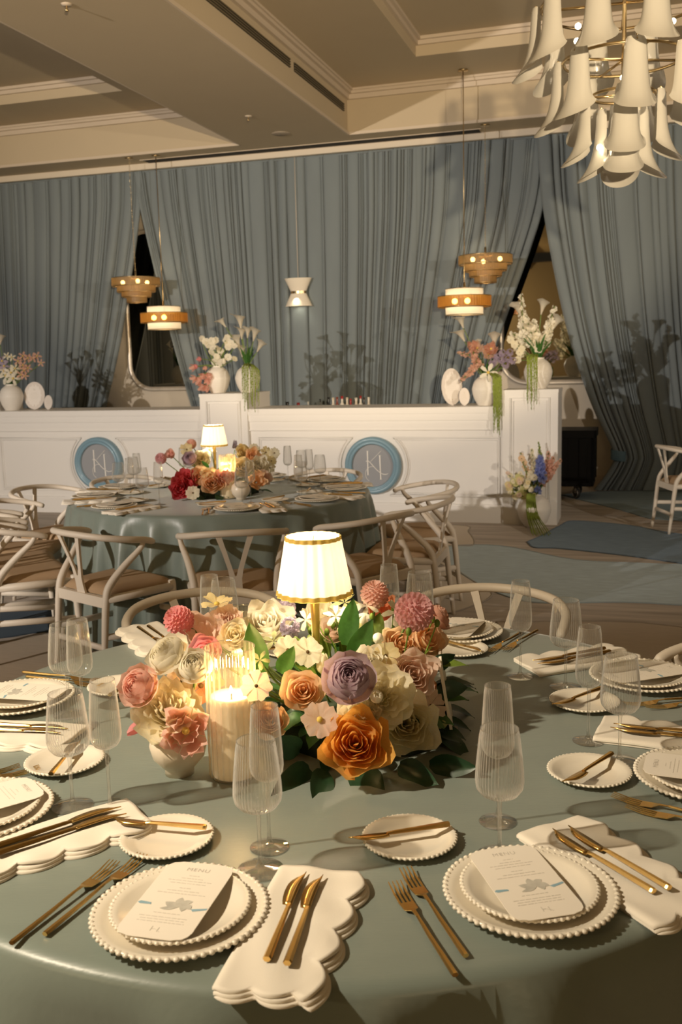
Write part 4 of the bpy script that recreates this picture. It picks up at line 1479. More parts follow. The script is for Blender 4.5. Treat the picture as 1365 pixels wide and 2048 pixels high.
# ------------------------------------------------------------------ wishbone chairs
def make_chair():
    t = thing('wishbone_chair', 'proto', 'chair')
    pr_ = [(-.268, .06, .672), (-.272, 0, .690), (-.262, -.10, .706), (-.215, -.195, .722), (-.12, -.252, .734), (0, -.272, .738), (.12, -.252, .734), (.215, -.195, .722), (.262, -.10, .706), (.272, 0, .690), (.268, .06, .672)]
    sp = spline(pr_, 5)
    n = len(sp)
    part('top_rail', G().tube(sp, [0.0165 if 1 < k < n - 2 else (0.012 if k in (0, n - 1) else 0.0158) for k in range(n)], 10), M_WOOD, t)
    for s in (-1, 1):
        p = spline([(s * .205, -.245, 0), (s * .203, -.222, .20), (s * .203, -.20, .40), (s * .206, -.175, .48), (s * .228, -.095, .57), (s * .258, -.02, .645), (s * .266, .0, .683)], 4)
        m = len(p)
        part('leg', G().tube(p, [0.0125 + 0.0075 * sin(pi * min(1, k / m * 1.15)) for k in range(m)], 10), M_WOOD, t)
        part('leg', G().tube([(s * .235, .215, 0), (s * .232, .205, .2), (s * .228, .195, .43), (s * .228, .193, .445)], [0.012, 0.0185, 0.0195, 0.018], 10), M_WOOD, t)
        part('side_rail', G().tube([(s * .204, -.195, .412), (s * .228, .19, .412)], 0.021, 8, flat=1.0), M_WOOD, t)
        part('side_stretcher', G().tube([(s * .203, -.223, .225), (s * .232, .205, .205)], 0.0115, 8, flat=1.5), M_WOOD, t)
    part('back_rail', G().box(-.195, .195, -.213, -.188, .372, .425), M_WOOD, t, False)
    part('front_rail', G().box(-.22, .22, .185, .208, .388, .432), M_WOOD, t, False)
    part('front_stretcher', G().tube([(-.233, .207, .285), (.233, .207, .285)], 0.0115, 8, flat=1.5), M_WOOD, t)
    part('back_stretcher', G().tube([(-.203, -.221, .17), (.203, -.221, .17)], 0.0115, 8, flat=1.5), M_WOOD, t)
    g = G()
    stem_ = [(0, -.196, .42), (0, -.205, .47), (0, -.212, .515)]
    def bar_(pts, ws):
        o = len(g.v)
        for (x, y, z), w in zip(pts, ws):
            g.v.extend([(x - w, y - .006, z), (x + w, y - .006, z), (x + w, y + .006, z), (x - w, y + .006, z)])
        k_ = len(pts)
        for k in range(k_ - 1):
            for i in range(4):
                a, b = o + k * 4 + i, o + k * 4 + (i + 1) % 4
                g.f.append((a, b, b + 4, a + 4))
        g.f.append((o + 3, o + 2, o + 1, o))
        e = o + 4 * (k_ - 1)
        g.f.append((e, e + 1, e + 2, e + 3))
    bar_(stem_, [.034, .030, .030])
    for s in (-1, 1):
        bar_([(s * .016, -.2115, .505), (s * .026, -.217, .55), (s * .052, -.237, .64), (s * .080, -.258, .728)], [.0145, .012, .012, .015])
    part('splat', g, M_WOOD, t, False)
    # seat cushion
    def sf(a, v):
        u = 2 * a - 1
        y = -.185 + .395 * v
        w = (.185 + .045 * v)
        e = min(1, (1 - abs(u)) * 7) * min(1, min(v, 1 - v) * 8)
        return (u * w * (1 - .04 * (abs(2 * v - 1)) ** 4), y, .432 + .034 * e ** .5 + .006 * (1 - u * u))
    g = G().grid(sf, 16, 16)
    n0 = len(g.v)
    per = list(range(17)) + [j * 17 + 16 for j in range(1, 17)] + [16 * 17 + i for i in range(15, -1, -1)] + [j * 17 for j in range(15, 0, -1)]
    for i in per:
        x, y, z = g.v[i]
        g.v.append((x * .97, y * .97 + .0005, .424))
    mm = len(per)
    for k in range(mm):
        g.f.append((per[k], n0 + k, n0 + (k + 1) % mm, per[(k + 1) % mm]))
    g.f.append(tuple(n0 + k for k in range(mm)))
    part('seat_cushion', g, M_SEAT, t)
    return t


CHAIR = make_chair()
chair_used = [False]


def chair(c, phi, r, label, turn=0.0, group='chairs around the back table', face=None, pos=None):
    a = radians(phi)
    loc = pos or (c + Vector((cos(a), sin(a), 0)) * r)
    rz = (a + pi / 2 + turn) if face is None else radians(face) - pi / 2
    if not chair_used[0]:
        chair_used[0] = True
        CHAIR.location = loc
        CHAIR.rotation_euler = (0, 0, rz)
        CHAIR['label'] = label
        CHAIR['group'] = group
        return CHAIR
    return copy_thing(CHAIR, label, loc, (0, 0, rz), group)


wc = 'ivory wishbone chair with tan cushion '
chair(C1, -114, 1.11, wc + 'showing its back, left of the two nearest ones', -0.30)
chair(C1, -80.5, 1.09, wc + 'showing its back, just left of the front lamp', -0.02)
chair(C1, -43, 1.13, wc + 'directly right behind the front lamp shade', -0.05)
chair(C1, -16, 1.16, wc + 'at the right rim of the back table, lower one', 0.0)
chair(C1, 13, 1.24, wc + 'at the right rim of the back table, upper one')
chair(C1, 60, 1.20, wc + 'between back table and bar, right of the lamp', 0.1)
chair(C1, 128, 1.22, wc + 'in front of the left monogram medallion')
chair(C1, 155, 1.30, wc + 'at the far left, rail end highest of that row')
chair(C1, -178, 1.22, wc + 'at the far left, rail end second highest')
chair(C1, -160, 1.22, wc + 'at the far left, rail end third highest')
chair(C1, -144, 1.22, wc + 'at the left edge with its full leg in view', -0.15)
fg = 'chairs around the front table'
chair(C0, 110, 1.20, wc + 'tucked under the front table left of the lamp', 0.0, fg)
chair(C0, 66, 1.19, wc + 'tucked under the front table right of the flowers', 0.05, fg)
chair(C0, 22, 1.17, wc + 'cut off at the right edge of the front table', 0.0, fg)
chair(None, 0, 0, wc + 'standing alone near the drapes at far right', 0, 'chairs by the drapes', face=2, pos=Vector((3.04, 8.46, 0)))


# ------------------------------------------------------------------ centrepieces: every bloom is a thing
def greenery(c, label, blooms_r, n, seed, scale=1.0):
    rnd = random.Random(seed)
    t = thing('centerpiece_greenery', label, 'foliage', c + Vector((0, 0, TZ)))
    part('moss_base', G().lathe([(blooms_r * .85, 0.0), (blooms_r * .8, 0.05), (blooms_r * .5, 0.085), (0.0001, 0.095)], 24, 7, 0.08, cap0=True), M_MOSS, t)
    for k in range(n):
        a = k * GA + rnd.uniform(-.2, .2)
        ring = k % 3
        rr = blooms_r * (0.86, 0.7, 0.4)[ring] * rnd.uniform(0.8, 1.05)
        z = (0.02, 0.07, 0.12)[ring] * rnd.uniform(0.7, 1.3)
        el = (rnd.uniform(-.10, .25), rnd.uniform(.2, .7), rnd.uniform(.5, 1.2))[ring]
        L = rnd.uniform(0.055, 0.092) * scale
        kind = 'd' if ring == 0 else rnd.choice('dgg' if ring == 1 else 'ggl')
        d = Vector((cos(a) * cos(el), sin(a) * cos(el), sin(el)))
        x = d.cross(Vector((0, 0, 1))).normalized()
        zz = x.cross(d)
        M = Matrix((x, d, zz)).transposed()
        put('leaf', rnd.choice(LEAFS[kind]), t, (rr * cos(a), rr * sin(a), z), M, L)
    return t


GC0 = C0 + Vector((0.055, 0.0, 0))
gr = greenery(GC0, 'dark glossy leaves packed under the front table flowers', 0.235, 96, 5)
# a few larger leaves that the photograph shows by themselves
for (px, py, Y, L, dx, dy, dz, k) in ((520, 1350, 1.93, .12, -.1, -.25, .9, 'g'), (700, 1320, 1.98, .10, .45, -.1, .8, 'g'), (560, 1345, 1.90, .08, .3, -.4, .6, 'g'), (860, 1540, 1.80, .10, .7, -.5, .12, 'd'), (650, 1560, 1.78, .11, -.1, -.9, -.10, 'd'),
                                  (600, 1500, 1.80, .11, -.3, -.6, .35, 'd'), (620, 1540, 1.79, .12, -.35, -.8, -.02, 'd'), (720, 1540, 1.78, .10, .2, -.9, .02, 'd'), (800, 1545, 1.80, .11, .5, -.8, .02, 'd'), (690, 1290, 2.0, .10, .2, .1, .9, 'g'), (862, 1335, 2.0, .055, .8, -.1, .4, 'd'), (875, 1380, 1.96, .06, .9, -.2, .1, 'd')):
    p = at(px, py, Y) - gr.location
    if p.z < 0.012:
        p.z = 0.012
    d = Vector((dx, dy, dz)).normalized()
    x = d.cross(Vector((0.1, -1, 0.3))).normalized()
    M = Matrix((x, d, x.cross(d))).transposed()
    put('leaf', LEAFS[k][random.randrange(3)], gr, p, M, L)
# thin lime stems and buds that stand between the blooms
for k in range(26):
    a = k * GA
    r = 0.05 + 0.16 * ((k * 0.37) % 1)
    b0 = Vector((r * .6 * cos(a), r * .6 * sin(a), 0.06))
    b1 = Vector((r * cos(a), r * sin(a), 0.17 + 0.07 * ((k * 0.61) % 1)))
    if (b1 + GC0).y > C0.y - 0.05 or k % 3 == 0:
        part('sprig', G().tube(spline([b0, (b0 + b1) / 2 + Vector((0.01, 0, 0.02)), b1], 4), 0.0017, 5).sphere(tuple(b1), 0.0065, 7, 5, 1.4), M_LEAFL, gr)

ROOT0 = GC0 + Vector((0, 0, TZ + 0.05))


def bloom(kind, px, py, dpx, Y, m, label, up=0.45, toward=0.65, out=0.35, c=GC0, root=None, center=None, name=None, group='blooms of the front centrepiece', zmin=0.0, stem=True, face=None):
    p = at(px, py, Y)
    depth = (p - CPOS).dot(FW)
    r = 1.1 * dpx / 2 * depth / FPX
    p.z = max(p.z, TZ + r * 0.62 + zmin)
    o = p - c
    o.z = 0
    o = o.normalized() if o.length > 0.01 else Vector((0, 0, 0))
    f = (CPOS - p).normalized() * toward + o * out + Vector((0, 0, up))
    if face is not None:
        f = Vector(face)
    if root is None:
        root = Vector((c.x + (p.x - c.x) * .35, c.y + (p.y - c.y) * .35, TZ + 0.05))
    return flower(kind, label, p, r, m, f, root, center=center, name=name, group=group, stem=stem)


for k_, (px, py, d_, Y, m_, lb) in enumerate((
        (655, 1215, 44, 2.24, P_YGREEN, 'lime freesia under the right half of the lamp shade'), (712, 1262, 40, 2.04, P_YGREEN, 'lime freesia right of the big upright leaf'),
        (672, 1232, 46, 2.10, P_CREAM, 'cream freesia behind the upright leaf'), (735, 1212, 44, 2.22, P_CREAM, 'cream freesia below the peach pompon'),
        (612, 1240, 44, 2.16, P_CREAM, 'cream freesia left of the lamp stem'), (548, 1282, 40, 2.0, P_YGREEN, 'lime freesia beside the big left leaf'),
        (692, 1250, 36, 2.06, P_YGREEN, 'lime freesia in the middle of the greens'), (520, 1320, 38, 1.86, P_YGREEN, 'lime bud spray above the candle glass'))):
    bloom('orchid', px, py, d_, Y, m_, lb, 0.5, 0.8, 0.1, name='freesia')
for k_ in range(22):
    a_ = k_ * GA
    r_ = 0.05 + 0.13 * ((k_ * 0.53) % 1)
    el_ = 0.7 + 0.6 * ((k_ * 0.31) % 1)
    d_ = Vector((cos(a_) * cos(el_), sin(a_) * cos(el_), sin(el_)))
    x_ = d_.cross(Vector((0, 0, 1))).normalized()
    put('leaf', LEAFS['l'][k_ % 3], gr, (r_ * cos(a_), r_ * sin(a_), 0.13), Matrix((x_, d_, x_.cross(d_))).transposed(), 0.05 + 0.02 * (k_ % 3))
VR = Vector((-0.328, 1.815, TZ + 0.09))
# flowers in the small vase
bloom('ran', 335, 1308, 82, 1.83, P_WHITE, 'white ranunculus on the bent stem high over the small vase', 0.6, 0.2, 0.5, root=VR)
bloom('ran', 388, 1332, 64, 1.80, P_WHITE, 'round white ranunculus directly left of the candle', 0.35, 0.55, 0.1, root=VR)
bloom('ran', 277, 1372, 74, 1.80, P_PEACH, 'peach-pink ranunculus farthest left over the small vase', 0.35, 0.6, 0.5, root=VR)
bloom('peony', 337, 1425, 122, 1.80, P_CREAM, 'large cream double tulip in the middle of the small vase', 0.5, 0.8, 0.1, root=VR)
bloom('ptulip', 372, 1462, 88, 1.76, P_PEACH, 'open pink parrot tulip low at the vase mouth', 0.1, 1.0, 0.1, root=VR, center=CENY)
bloom('bud', 270, 1458, 38, 1.81, P_PINK, 'dark pink bud hanging at the left of the vase', -0.4, 0.3, 0.7, root=VR)
bloom('poppy', 402, 1372, 78, 1.88, P_CORAL, 'orange-red poppy between small vase and candle', 0.2, 0.7, -0.2, center=CEN, c=GC0)
bloom('poppy', 365, 1362, 56, 1.87, P_APRI, 'amber poppy with dark centre behind the small vase', 0.1, 0.9, 0.1, center=CEN)
# left rear
bloom('pompon', 358, 1241, 56, 2.02, P_PINK, 'pink pompon dahlia leaning out at the left', 0.35, 0.6, 0.5)
bloom('poppy', 434, 1210, 58, 2.10, P_PALEY, 'butter-yellow ruffled poppy highest at the left', 0.9, 0.25, 0.1, center=CENY)
bloom('ptulip', 412, 1268, 72, 2.02, P_BLUSH, 'pale peach ruffled bloom under the pink dahlia', 0.3, 0.8, 0.2)
bloom('rose', 470, 1272, 56, 2.00, P_CREAM, 'cream ruffled bloom behind the candle top', 0.4, 0.8, 0.1)
bloom('rose', 412, 1302, 56, 1.93, P_PINK, 'coral pink rose left of the candle rim', 0.3, 0.8, 0.2)
bloom('peony', 452, 1242, 60, 2.08, P_BLUSH, 'blush frilled bloom below the yellow poppy', 0.4, 0.8, 0.1)
bloom('bigrose', 535, 1250, 86, 2.12, P_WHITE, 'large ivory garden rose left of the lamp', 0.5, 0.7, 0.1)
bloom('bud', 500, 1268, 40, 2.03, P_CREAM, 'round cream bud beside the ivory rose', 0.7, 0.4, 0.0)
bloom('hyacinth', 574, 1232, 42, 2.22, P_LILAC, 'pale lilac hyacinth spike behind the lamp shade', 1.0, -0.1, -0.1)
bloom('cluster', 580, 1256, 46, 2.06, P_LILAC, 'lilac hyacinth floret cluster left of the lamp stem', 0.5, 0.7, 0.0)
# around the lamp
bloom('cosmos', 576, 1300, 52, 1.94, P_CREAM, 'left one of two cream cosmos before the lamp stem', 0.15, 1.0, 0.0, center=CEN)
bloom('cosmos', 616, 1304, 56, 1.92, P_CREAM, 'right one of two cream cosmos before the lamp stem', 0.1, 1.0, 0.05, center=CEN)
bloom('cosmos', 513, 1372, 58, 1.745, P_BLUSH, 'blush cosmos overlapping the candle glass', 0.1, 1.0, 0.0, center=CEN)
bloom('bud', 646, 1326, 42, 1.92, P_CREAM, 'ivory rosebud left of the lavender ranunculus', 0.9, 0.35, -0.2, name='rosebud')
bloom('rose', 607, 1384, 76, 1.82, P_APRI, 'apricot rose between candle and lavender ranunculus', 0.35, 0.9, 0.1)
bloom('ran', 698, 1356, 92, 1.74, P_LAV, 'large lavender ranunculus in the middle of the flowers', 0.30, 1.0, 0.0)
bloom('bigrose', 640, 1235, 66, 2.22, P_CREAM, 'pale cream bloom behind the lamp stem', 0.6, 0.6, 0.0)
bloom('rose', 668, 1262, 52, 2.12, P_BLUSH, 'blush rose right of the lamp stem', 0.5, 0.7, 0.1)
bloom('orchid', 708, 1232, 60, 2.14, P_WHITE, 'white freesia right of the lamp shade', 0.5, 0.8, 0.2, name='freesia')
bloom('orchid', 690, 1205, 56, 2.2, P_YGREEN, 'pale yellow-green freesia under the lamp shade', 0.7, 0.5, 0.1, name='freesia')
bloom('bud', 728, 1246, 36, 2.06, P_WHITE, 'slim white freesia bud near the lamp', 0.8, 0.4, 0.2, name='freesia_bud')
bloom('bud', 757, 1278, 36, 2.0, P_WHITE, 'nodding white bell-shaped bud right of the lamp', -0.3, 0.8, 0.1)
bloom('pompon', 750, 1189, 54, 2.24, P_PEACH, 'peach pompon dahlia standing on a thin stem', 0.9, 0.3, 0.0)
bloom('tulip', 762, 1218, 62, 2.30, P_CORAL, 'coral tulip behind the peach pompon', 0.5, 0.6, 0.1)
bloom('orchid', 795, 1225, 56, 2.2, P_CREAM, 'cream spiky-petalled bloom below the coral tulip', 0.4, 0.8, 0.2)
# right side
bloom('pompon', 829, 1224, 74, 2.00, P_MAUVE, 'big mauve-pink pompon dahlia high at the right', 0.3, 0.8, 0.3)
bloom('ran', 876, 1232, 58, 2.12, P_PEACHD, 'peach ranunculus behind the mauve dahlia', 0.5, 0.3, 0.7)
bloom('rose', 800, 1290, 66, 2.04, P_APRI, 'soft apricot rose below the mauve dahlia', 0.4, 0.8, 0.3)
bloom('rose', 852, 1280, 70, 2.06, P_APRI, 'deeper apricot rose at the right rim', 0.3, 0.8, 0.6)
bloom('poppy', 772, 1312, 52, 1.91, P_PALEY, 'pale yellow poppy with brown centre at the right', 0.4, 1.0, 0.0, center=CEN)
bloom('bigrose', 735, 1325, 62, 1.90, P_WHITE, 'white garden rose behind the lavender ranunculus', 0.5, 0.8, 0.1)
bloom('bigrose', 823, 1352, 92, 1.92, P_BLUSH, 'large peach-pink garden rose at the right side', 0.35, 0.8, 0.5)
bloom('peony', 762, 1392, 118, 1.80, P_CREAM, 'large cream peony below the white rose', 0.25, 1.0, 0.1)
bloom('bud', 753, 1392, 44, 1.735, P_WHITE, 'round white peony bud in front of the cream peony', 0.2, 1.0, 0.0, name='peony_bud')
bloom('peony', 722, 1430, 86, 1.78, P_CREAM, 'cream petals hanging above the orange rose', -0.1, 1.0, 0.1)
bloom('bigrose', 711, 1488, 118, 1.735, P_ORANGE, 'big orange garden rose low at the front', 0.22, 1.0, 0.05)
bloom('cosmos', 640, 1440, 68, 1.74, P_BLUSH, 'blush sweet pea bloom left of the orange rose', 0.2, 1.0, -0.1, center=CENY)
bloom('bigrose', 812, 1448, 108, 1.84, P_CREAM, 'big cream rose low at the right front', 0.2, 0.9, 0.35)
bloom('poppy', 862, 1410, 56, 1.93, P_BLUSH, 'blush sweet pea at the right rim by the table card', 0.2, 0.6, 0.7)
bloom('rose', 848, 1385, 48, 1.96, P_CORAL, 'coral rose half hidden behind the peach rose', 0.2, 0.6, 0.7)
bloom('rose', 540, 1440, 66, 1.80, P_APRI, 'peach rose half hidden behind the flute', 0.3, 0.9, 0.0)
bloom('bud', 885, 1448, 30, 1.92, P_YGREEN, 'small green-yellow bud at the foot of the table card', 0.2, 0.6, 0.7)

# ---- back table flowers
GC1 = C1 + Vector((-0.01, -0.05, 0))
gr1 = greenery(GC1, 'dark leaves under the flowers of the back table', 0.27, 60, 8)
bg = 'blooms of the back centrepiece'


def b1(kind, px, py, d, dy, m, label, up=0.3, tw=0.9, out=0.3, **k):
    bloom(kind, px, py, d * 1.12, C1.y - 0.05 + dy, m, label + ' on the back table', up, tw, out, c=GC1, group=bg, **k)


b1('pompon', 322, 917, 19, -.12, P_MAUVE, 'mauve ball dahlia farthest left')
b1('rose', 341, 909, 16, -.02, P_PEACH, 'pink bloom beside the mauve dahlia')
b1('poppy', 374, 899, 22, .02, P_PALEY, 'pale yellow poppy at upper left', center=CEN)
b1('pompon', 383, 888, 17, .06, P_PEACH, 'peach pompon standing highest at left')
b1('ran', 379, 917, 22, -.12, P_LAV, 'lavender ranunculus left of the lamp')
b1('orchid', 420, 900, 22, .05, P_WHITE, 'white daisy-like bloom left of the lamp stem', center=CENY)
b1('bigrose', 404, 921, 32, -.05, P_CREAM, 'cream rose left of the lamp stem')
b1('peony', 372, 962, 40, -.22, P_RED, 'coral-red peony, upper one')
b1('bigrose', 361, 977, 36, -.26, P_RED, 'coral-red peony, lower one', name='peony')
b1('rose', 398, 951, 28, -.22, P_APRI, 'apricot rose right of the red peonies')
b1('poppy', 411, 946, 18, -.26, P_PALEY, 'left one of a pair of pale yellow poppies', center=CEN)
b1('poppy', 424, 945, 18, -.26, P_PALEY, 'right one of a pair of pale yellow poppies', center=CEN)
b1('bigrose', 425, 966, 38, -.27, P_APRI, 'large apricot rose low below the poppies')
b1('rose', 450, 955, 30, -.26, P_PEACH, 'peach-pink rose left of the candle glass')
b1('cosmos', 386, 986, 24, -.30, P_CREAM, 'cream cosmos lying low on the dark leaves', center=CEN)
b1('peony', 460, 925, 26, -.12, P_WHITE, 'white bloom right of the lamp stem')
b1('hyacinth', 470, 897, 11, .05, P_LILAC, 'lilac hyacinth spike right of the lamp shade', 1.0, 0.0, 0.1)
b1('rose', 484, 904, 24, .0, P_PALEY, 'yellow rose right of the hyacinth')
b1('bigrose', 506, 914, 28, -.03, P_APRI, 'orange-apricot rose at upper right')
b1('cosmos', 509, 899, 20, .02, P_CREAM, 'cream cosmos highest at right', center=CEN)
b1('poppy', 532, 905, 20, .0, P_PALEY, 'pale yellow poppy second from the right end', center=CEN)
b1('cosmos', 549, 906, 19, .0, P_CREAM, 'cream cosmos at the right end', center=CEN)
b1('cosmos', 543, 922, 18, -.05, P_PALEY, 'yellowish cosmos lower at the right end', center=CEN)
b1('poppy', 540, 936, 18, -.08, P_CREAM, 'small cream poppy lowest at the right end', center=CEN)
b1('bigrose', 518, 931, 32, -.12, P_WHITE, 'white rose at right centre')
b1('ptulip', 514, 962, 30, -.22, P_APRI, 'apricot tulip at lower right')
b1('rose', 530, 955, 24, -.16, P_BLUSH, 'blush rose at lower right')
b1('rose', 484, 935, 34, -.18, P_CREAM, 'cream rose behind the candle')


# ------------------------------------------------------------------ vases and bouquets on the bar
def rp(px, py, Y):
    d = ray(px, py)
    k = Y / d.dot(UY)
    return CPOS + d * k


def vase(pos, r, h, label, neck=0.42):
    t = thing('vase', label, 'vase', pos, (0, 0, 0), 'white ceramic vases')
    pr_ = [(0.0001, 0.0), (r * .55, 0), (r * .62, h * .04), (r * .86, h * .25), (r, h * .50), (r * .97, h * .62), (r * .82, h * .80), (r * .55, h * .92), (r * neck, h * .955), (r * neck * 1.02, h), (r * neck * .85, h), (r * neck * .82, h * .94), (0.0001, h * .9)]
    pts = spline([(a, 0, b) for a, b in pr_[1:]], 3)
    part('vase_body', G().lathe([(max(0.0001, p.x), p.z) for p in pts], 40, cap0=True), M_CERAMIC, t)
    return t


def bouquet(label, pos, seed):
    return thing('flower_bouquet', label, 'bouquet', pos)


def into(t, kind, p, rad, m, facing, name, center=None, roll=None, extra=None):
    """one flower of a bouquet as a part with its stem"""
    f = Vector(facing).normalized()
    o = put(name, fmesh(kind, m), t, p - t.location, aim(f, random.uniform(0, 6) if roll is None else roll), rad)
    if center:
        put('flower_center', center, o)
    r = Vector((0, 0, 0)) - (p - t.location)
    base = -f * rad * (0.0 if kind == 'calla' else 0.4)
    pts = spline([tuple(p - t.location + base), tuple((p - t.location) * 0.5 + base * 0.5 - f * min(.05, r.length * .2)), (0, 0, -0.05)], 5)
    part('stem', G().tube(pts, 0.0045, 6), M_STEMG, t)
    return o


def calla(t, px, py, hpx, Y, lean, m=None):
    """px, py: the calla's tip; hpx: length in pixels"""
    tip = rp(px, py, Y)
    dep = (tip - CPOS).dot(FW)
    L = hpx * dep / FPX
    ax = UX * lean + Vector((0, 0, 1)) - UY * 0.12
    ax.normalize()
    s = L / 1.9
    p = tip - ax * L
    o = into(t, 'calla', p, s, P_CALLA, ax, 'calla_lily', roll=radians(200 + random.uniform(-60, 60)))
    put('spadix', SPADIX, o)


def spike(t, p0, p1, n, sz, m, name, seed, npet=5, tip=0.3):
    rnd = random.Random(seed)
    d = p1 - p0
    g = floret_spike(n, d.length, sz * 0.55, sz * 0.25 * tip * 2, sz, seed, npet)
    part(name, g, m, t, loc=p0 - t.location, rot=aim(d))
    part('stem', G().tube([tuple(p1 - t.location), tuple(p0 - t.location), (0, 0, -0.05)], 0.0045, 6), M_STEMG, t)


def strands(t, px0, px1, py0, py1, Y, n, seed, out=0.05):
    """hanging green amaranthus: each strand a knobbly tassel"""
    rnd = random.Random(seed)
    for k in range(n):
        fx = (k + 0.5) / n
        a = rp(px0 + (px1 - px0) * fx, py0 + rnd.uniform(-4, 4), Y)
        b = rp(px0 + (px1 - px0) * fx + rnd.uniform(-2, 2), py1 - rnd.uniform(0, 0.4) * (py1 - py0), Y)
        pts, rad = [], []
        N_ = 30
        st = t.location
        for j in range(N_ + 1):
            s_ = j / N_
            p = a * (1 - s_) + b * s_ + Vector((rnd.uniform(-.003, .003), rnd.uniform(-.003, .003), 0))
            pts.append(p - st)
            rad.append((0.0072 if j % 2 else 0.004) * (1 - 0.5 * s_) * rnd.uniform(.8, 1.2))
        pts = [Vector((0, 0, 0.0)), (pts[0] * 0.6 + Vector((0, 0, 0.025)))] + pts
        rad = [0.004, 0.006] + rad
        part('amaranthus_strand', G().tube(pts, rad, 6), M_AMAR, t)


def blades(t, n, L, seed, spread=0.5, me=None):
    rnd = random.Random(seed)
    for k in range(n):
        a = k * GA
        el = rnd.uniform(pi / 2 - spread, pi / 2 - .05)
        d = Vector((cos(a) * cos(el), sin(a) * cos(el), sin(el)))
        x = d.cross(Vector((0, 0, 1))).normalized()
        M = Matrix((x, d, x.cross(d))).transposed()
        put('leaf', me or BLADE, t, (0.015 * cos(a), 0.015 * sin(a), -0.02), M, L * rnd.uniform(.7, 1.1))


YB = 9.32
# left bar vase
p = rp(25, 820, YB); p.z = 1.09
vase(p, 0.128, 0.285, 'white ceramic vase at the left end of the bar beside oval signs')
t = bouquet('peach orchids and white orchids in the leftmost bar vase', p + Vector((0, 0, 0.285)), 1)
blades(t, 7, 0.16, 1)
for k, (px, py, d, m) in enumerate(((46, 712, 14, P_PEACHD), (56, 716, 14, P_PEACHD), (66, 716, 14, P_PEACHD), (74, 712, 14, P_PEACHD), (82, 726, 12, P_PEACHD), (36, 722, 14, P_PEACHD), (46, 730, 14, P_PEACHD), (56, 736, 13, P_PEACHD), (48, 740, 14, P_PEACHD), (42, 750, 14, P_PEACHD), (50, 752, 12, P_PEACHD),
                                  (12, 752, 26, P_WHITE), (22, 745, 22, P_WHITE), (26, 757, 22, P_WHITE), (8, 742, 20, P_WHITE), (30, 737, 16, P_CREAM), (24, 715, 12, P_CREAM), (14, 712, 12, P_CREAM), (4, 722, 18, P_LILAC), (8, 732, 18, P_LILAC), (-6, 720, 20, P_LILAC), (-8, 735, 20, P_PEACHD))):
    q = rp(px, py, YB - 0.05)
    into(t, 'orchid', q, d / 2 * 9.3 / FPX * 1.5, m, (CPOS - q).normalized() + Vector((0.2 * sin(k), 0, .2)), 'orchid', CENY)
calla(t, 3, 664, 26, YB, 0.3)
# third pedestal vase (only the mirror shows it)
p = W(-6.98, 9.36, 1.245)
vase(p, 0.127, 0.275, 'white vase with callas past the left end, shown by the left mirror')
t = bouquet('white calla lilies in the vase shown by the left mirror', p + Vector((0, 0, 0.275)), 2)
blades(t, 16, 0.26, 2, 0.35)
for k in range(6):
    a = k * 1.05
    q = t.location + Vector((0.12 * cos(a), 0.12 * sin(a), 0.2 + 0.04 * (k % 3)))
    into(t, 'calla', q, 0.06, P_CALLA, Vector((0.5 * cos(a), 0.5 * sin(a), 1)), 'calla_lily')
# left pedestal: tulips and sweet peas
p = rp(437, 785, 9.36); p.z = 1.245
vase(p, 0.128, 0.275, 'white ceramic vase with pink tulips, left one on the left pedestal')
t = bouquet('drooping pink tulips and white sweet peas in the left pedestal vase', p + Vector((0, 0, 0.27)), 3)
for px, py, d, fx in ((399, 718, 12, -.6), (386, 735, 14, -.8), (392, 733, 12, -.7), (411, 736, 11, -.4), (388, 757, 15, -.8), (398, 761, 16, -.5), (406, 752, 14, -.3), (404, 774, 16, -.4), (413, 776, 15, -.2), (419, 752, 16, -.2), (416, 762, 14, -.2)):
    q = rp(px, py, 9.22)
    into(t, 'ptulip' if d > 13 else 'tulip', q, d / 2 * 9.2 / FPX * 1.1, P_PEACH if d != 12 else P_PINK, UX * fx - UY * .8 - Vector((0, 0, .25)), 'tulip')
rnd = random.Random(31)
for k in range(26):
    px, py = rnd.uniform(404, 470), rnd.uniform(672, 730)
    if px < 418 and py > 700:
        continue
    q = rp(px, py, 9.34 + rnd.uniform(-.06, .06))
    into(t, 'cosmos', q, rnd.uniform(.030, .044), rnd.choice((P_WHITE, P_WHITE, P_CREAM)), (CPOS - q).normalized() + Vector((rnd.uniform(-.7, .7), 0, rnd.uniform(-.2, .8))), 'sweet_pea')
into(t, 'bud', rp(448, 722, 9.26), .035, P_WHITE, UX * .1 - UY * .3 + Vector((0, 0, 1)), 'tulip')
# left pedestal: callas
p = rp(497, 785, 9.36); p.z = 1.245
vase(p, 0.128, 0.272, 'white ceramic vase with calla lilies, right one on the left pedestal')
t = bouquet('white calla lilies with hanging green amaranthus on the left pedestal', p + Vector((0, 0, 0.27)), 4)
blades(t, 14, 0.22, 4, 0.42)
for px, py, h, ln in ((436, 634, 26, -.75), (477, 623, 34, -.08), (482, 650, 28, .02), (496, 650, 26, .12), (513, 651, 32, .3), (528, 676, 32, .62), (468, 664, 34, -.3), (481, 686, 28, -.05)):
    calla(t, px, py, h, 9.34, ln)
strands(t, 484, 498, 733, 829, 9.02, 5, 5)
strands(t, 500, 520, 738, 826, 9.03, 7, 6)
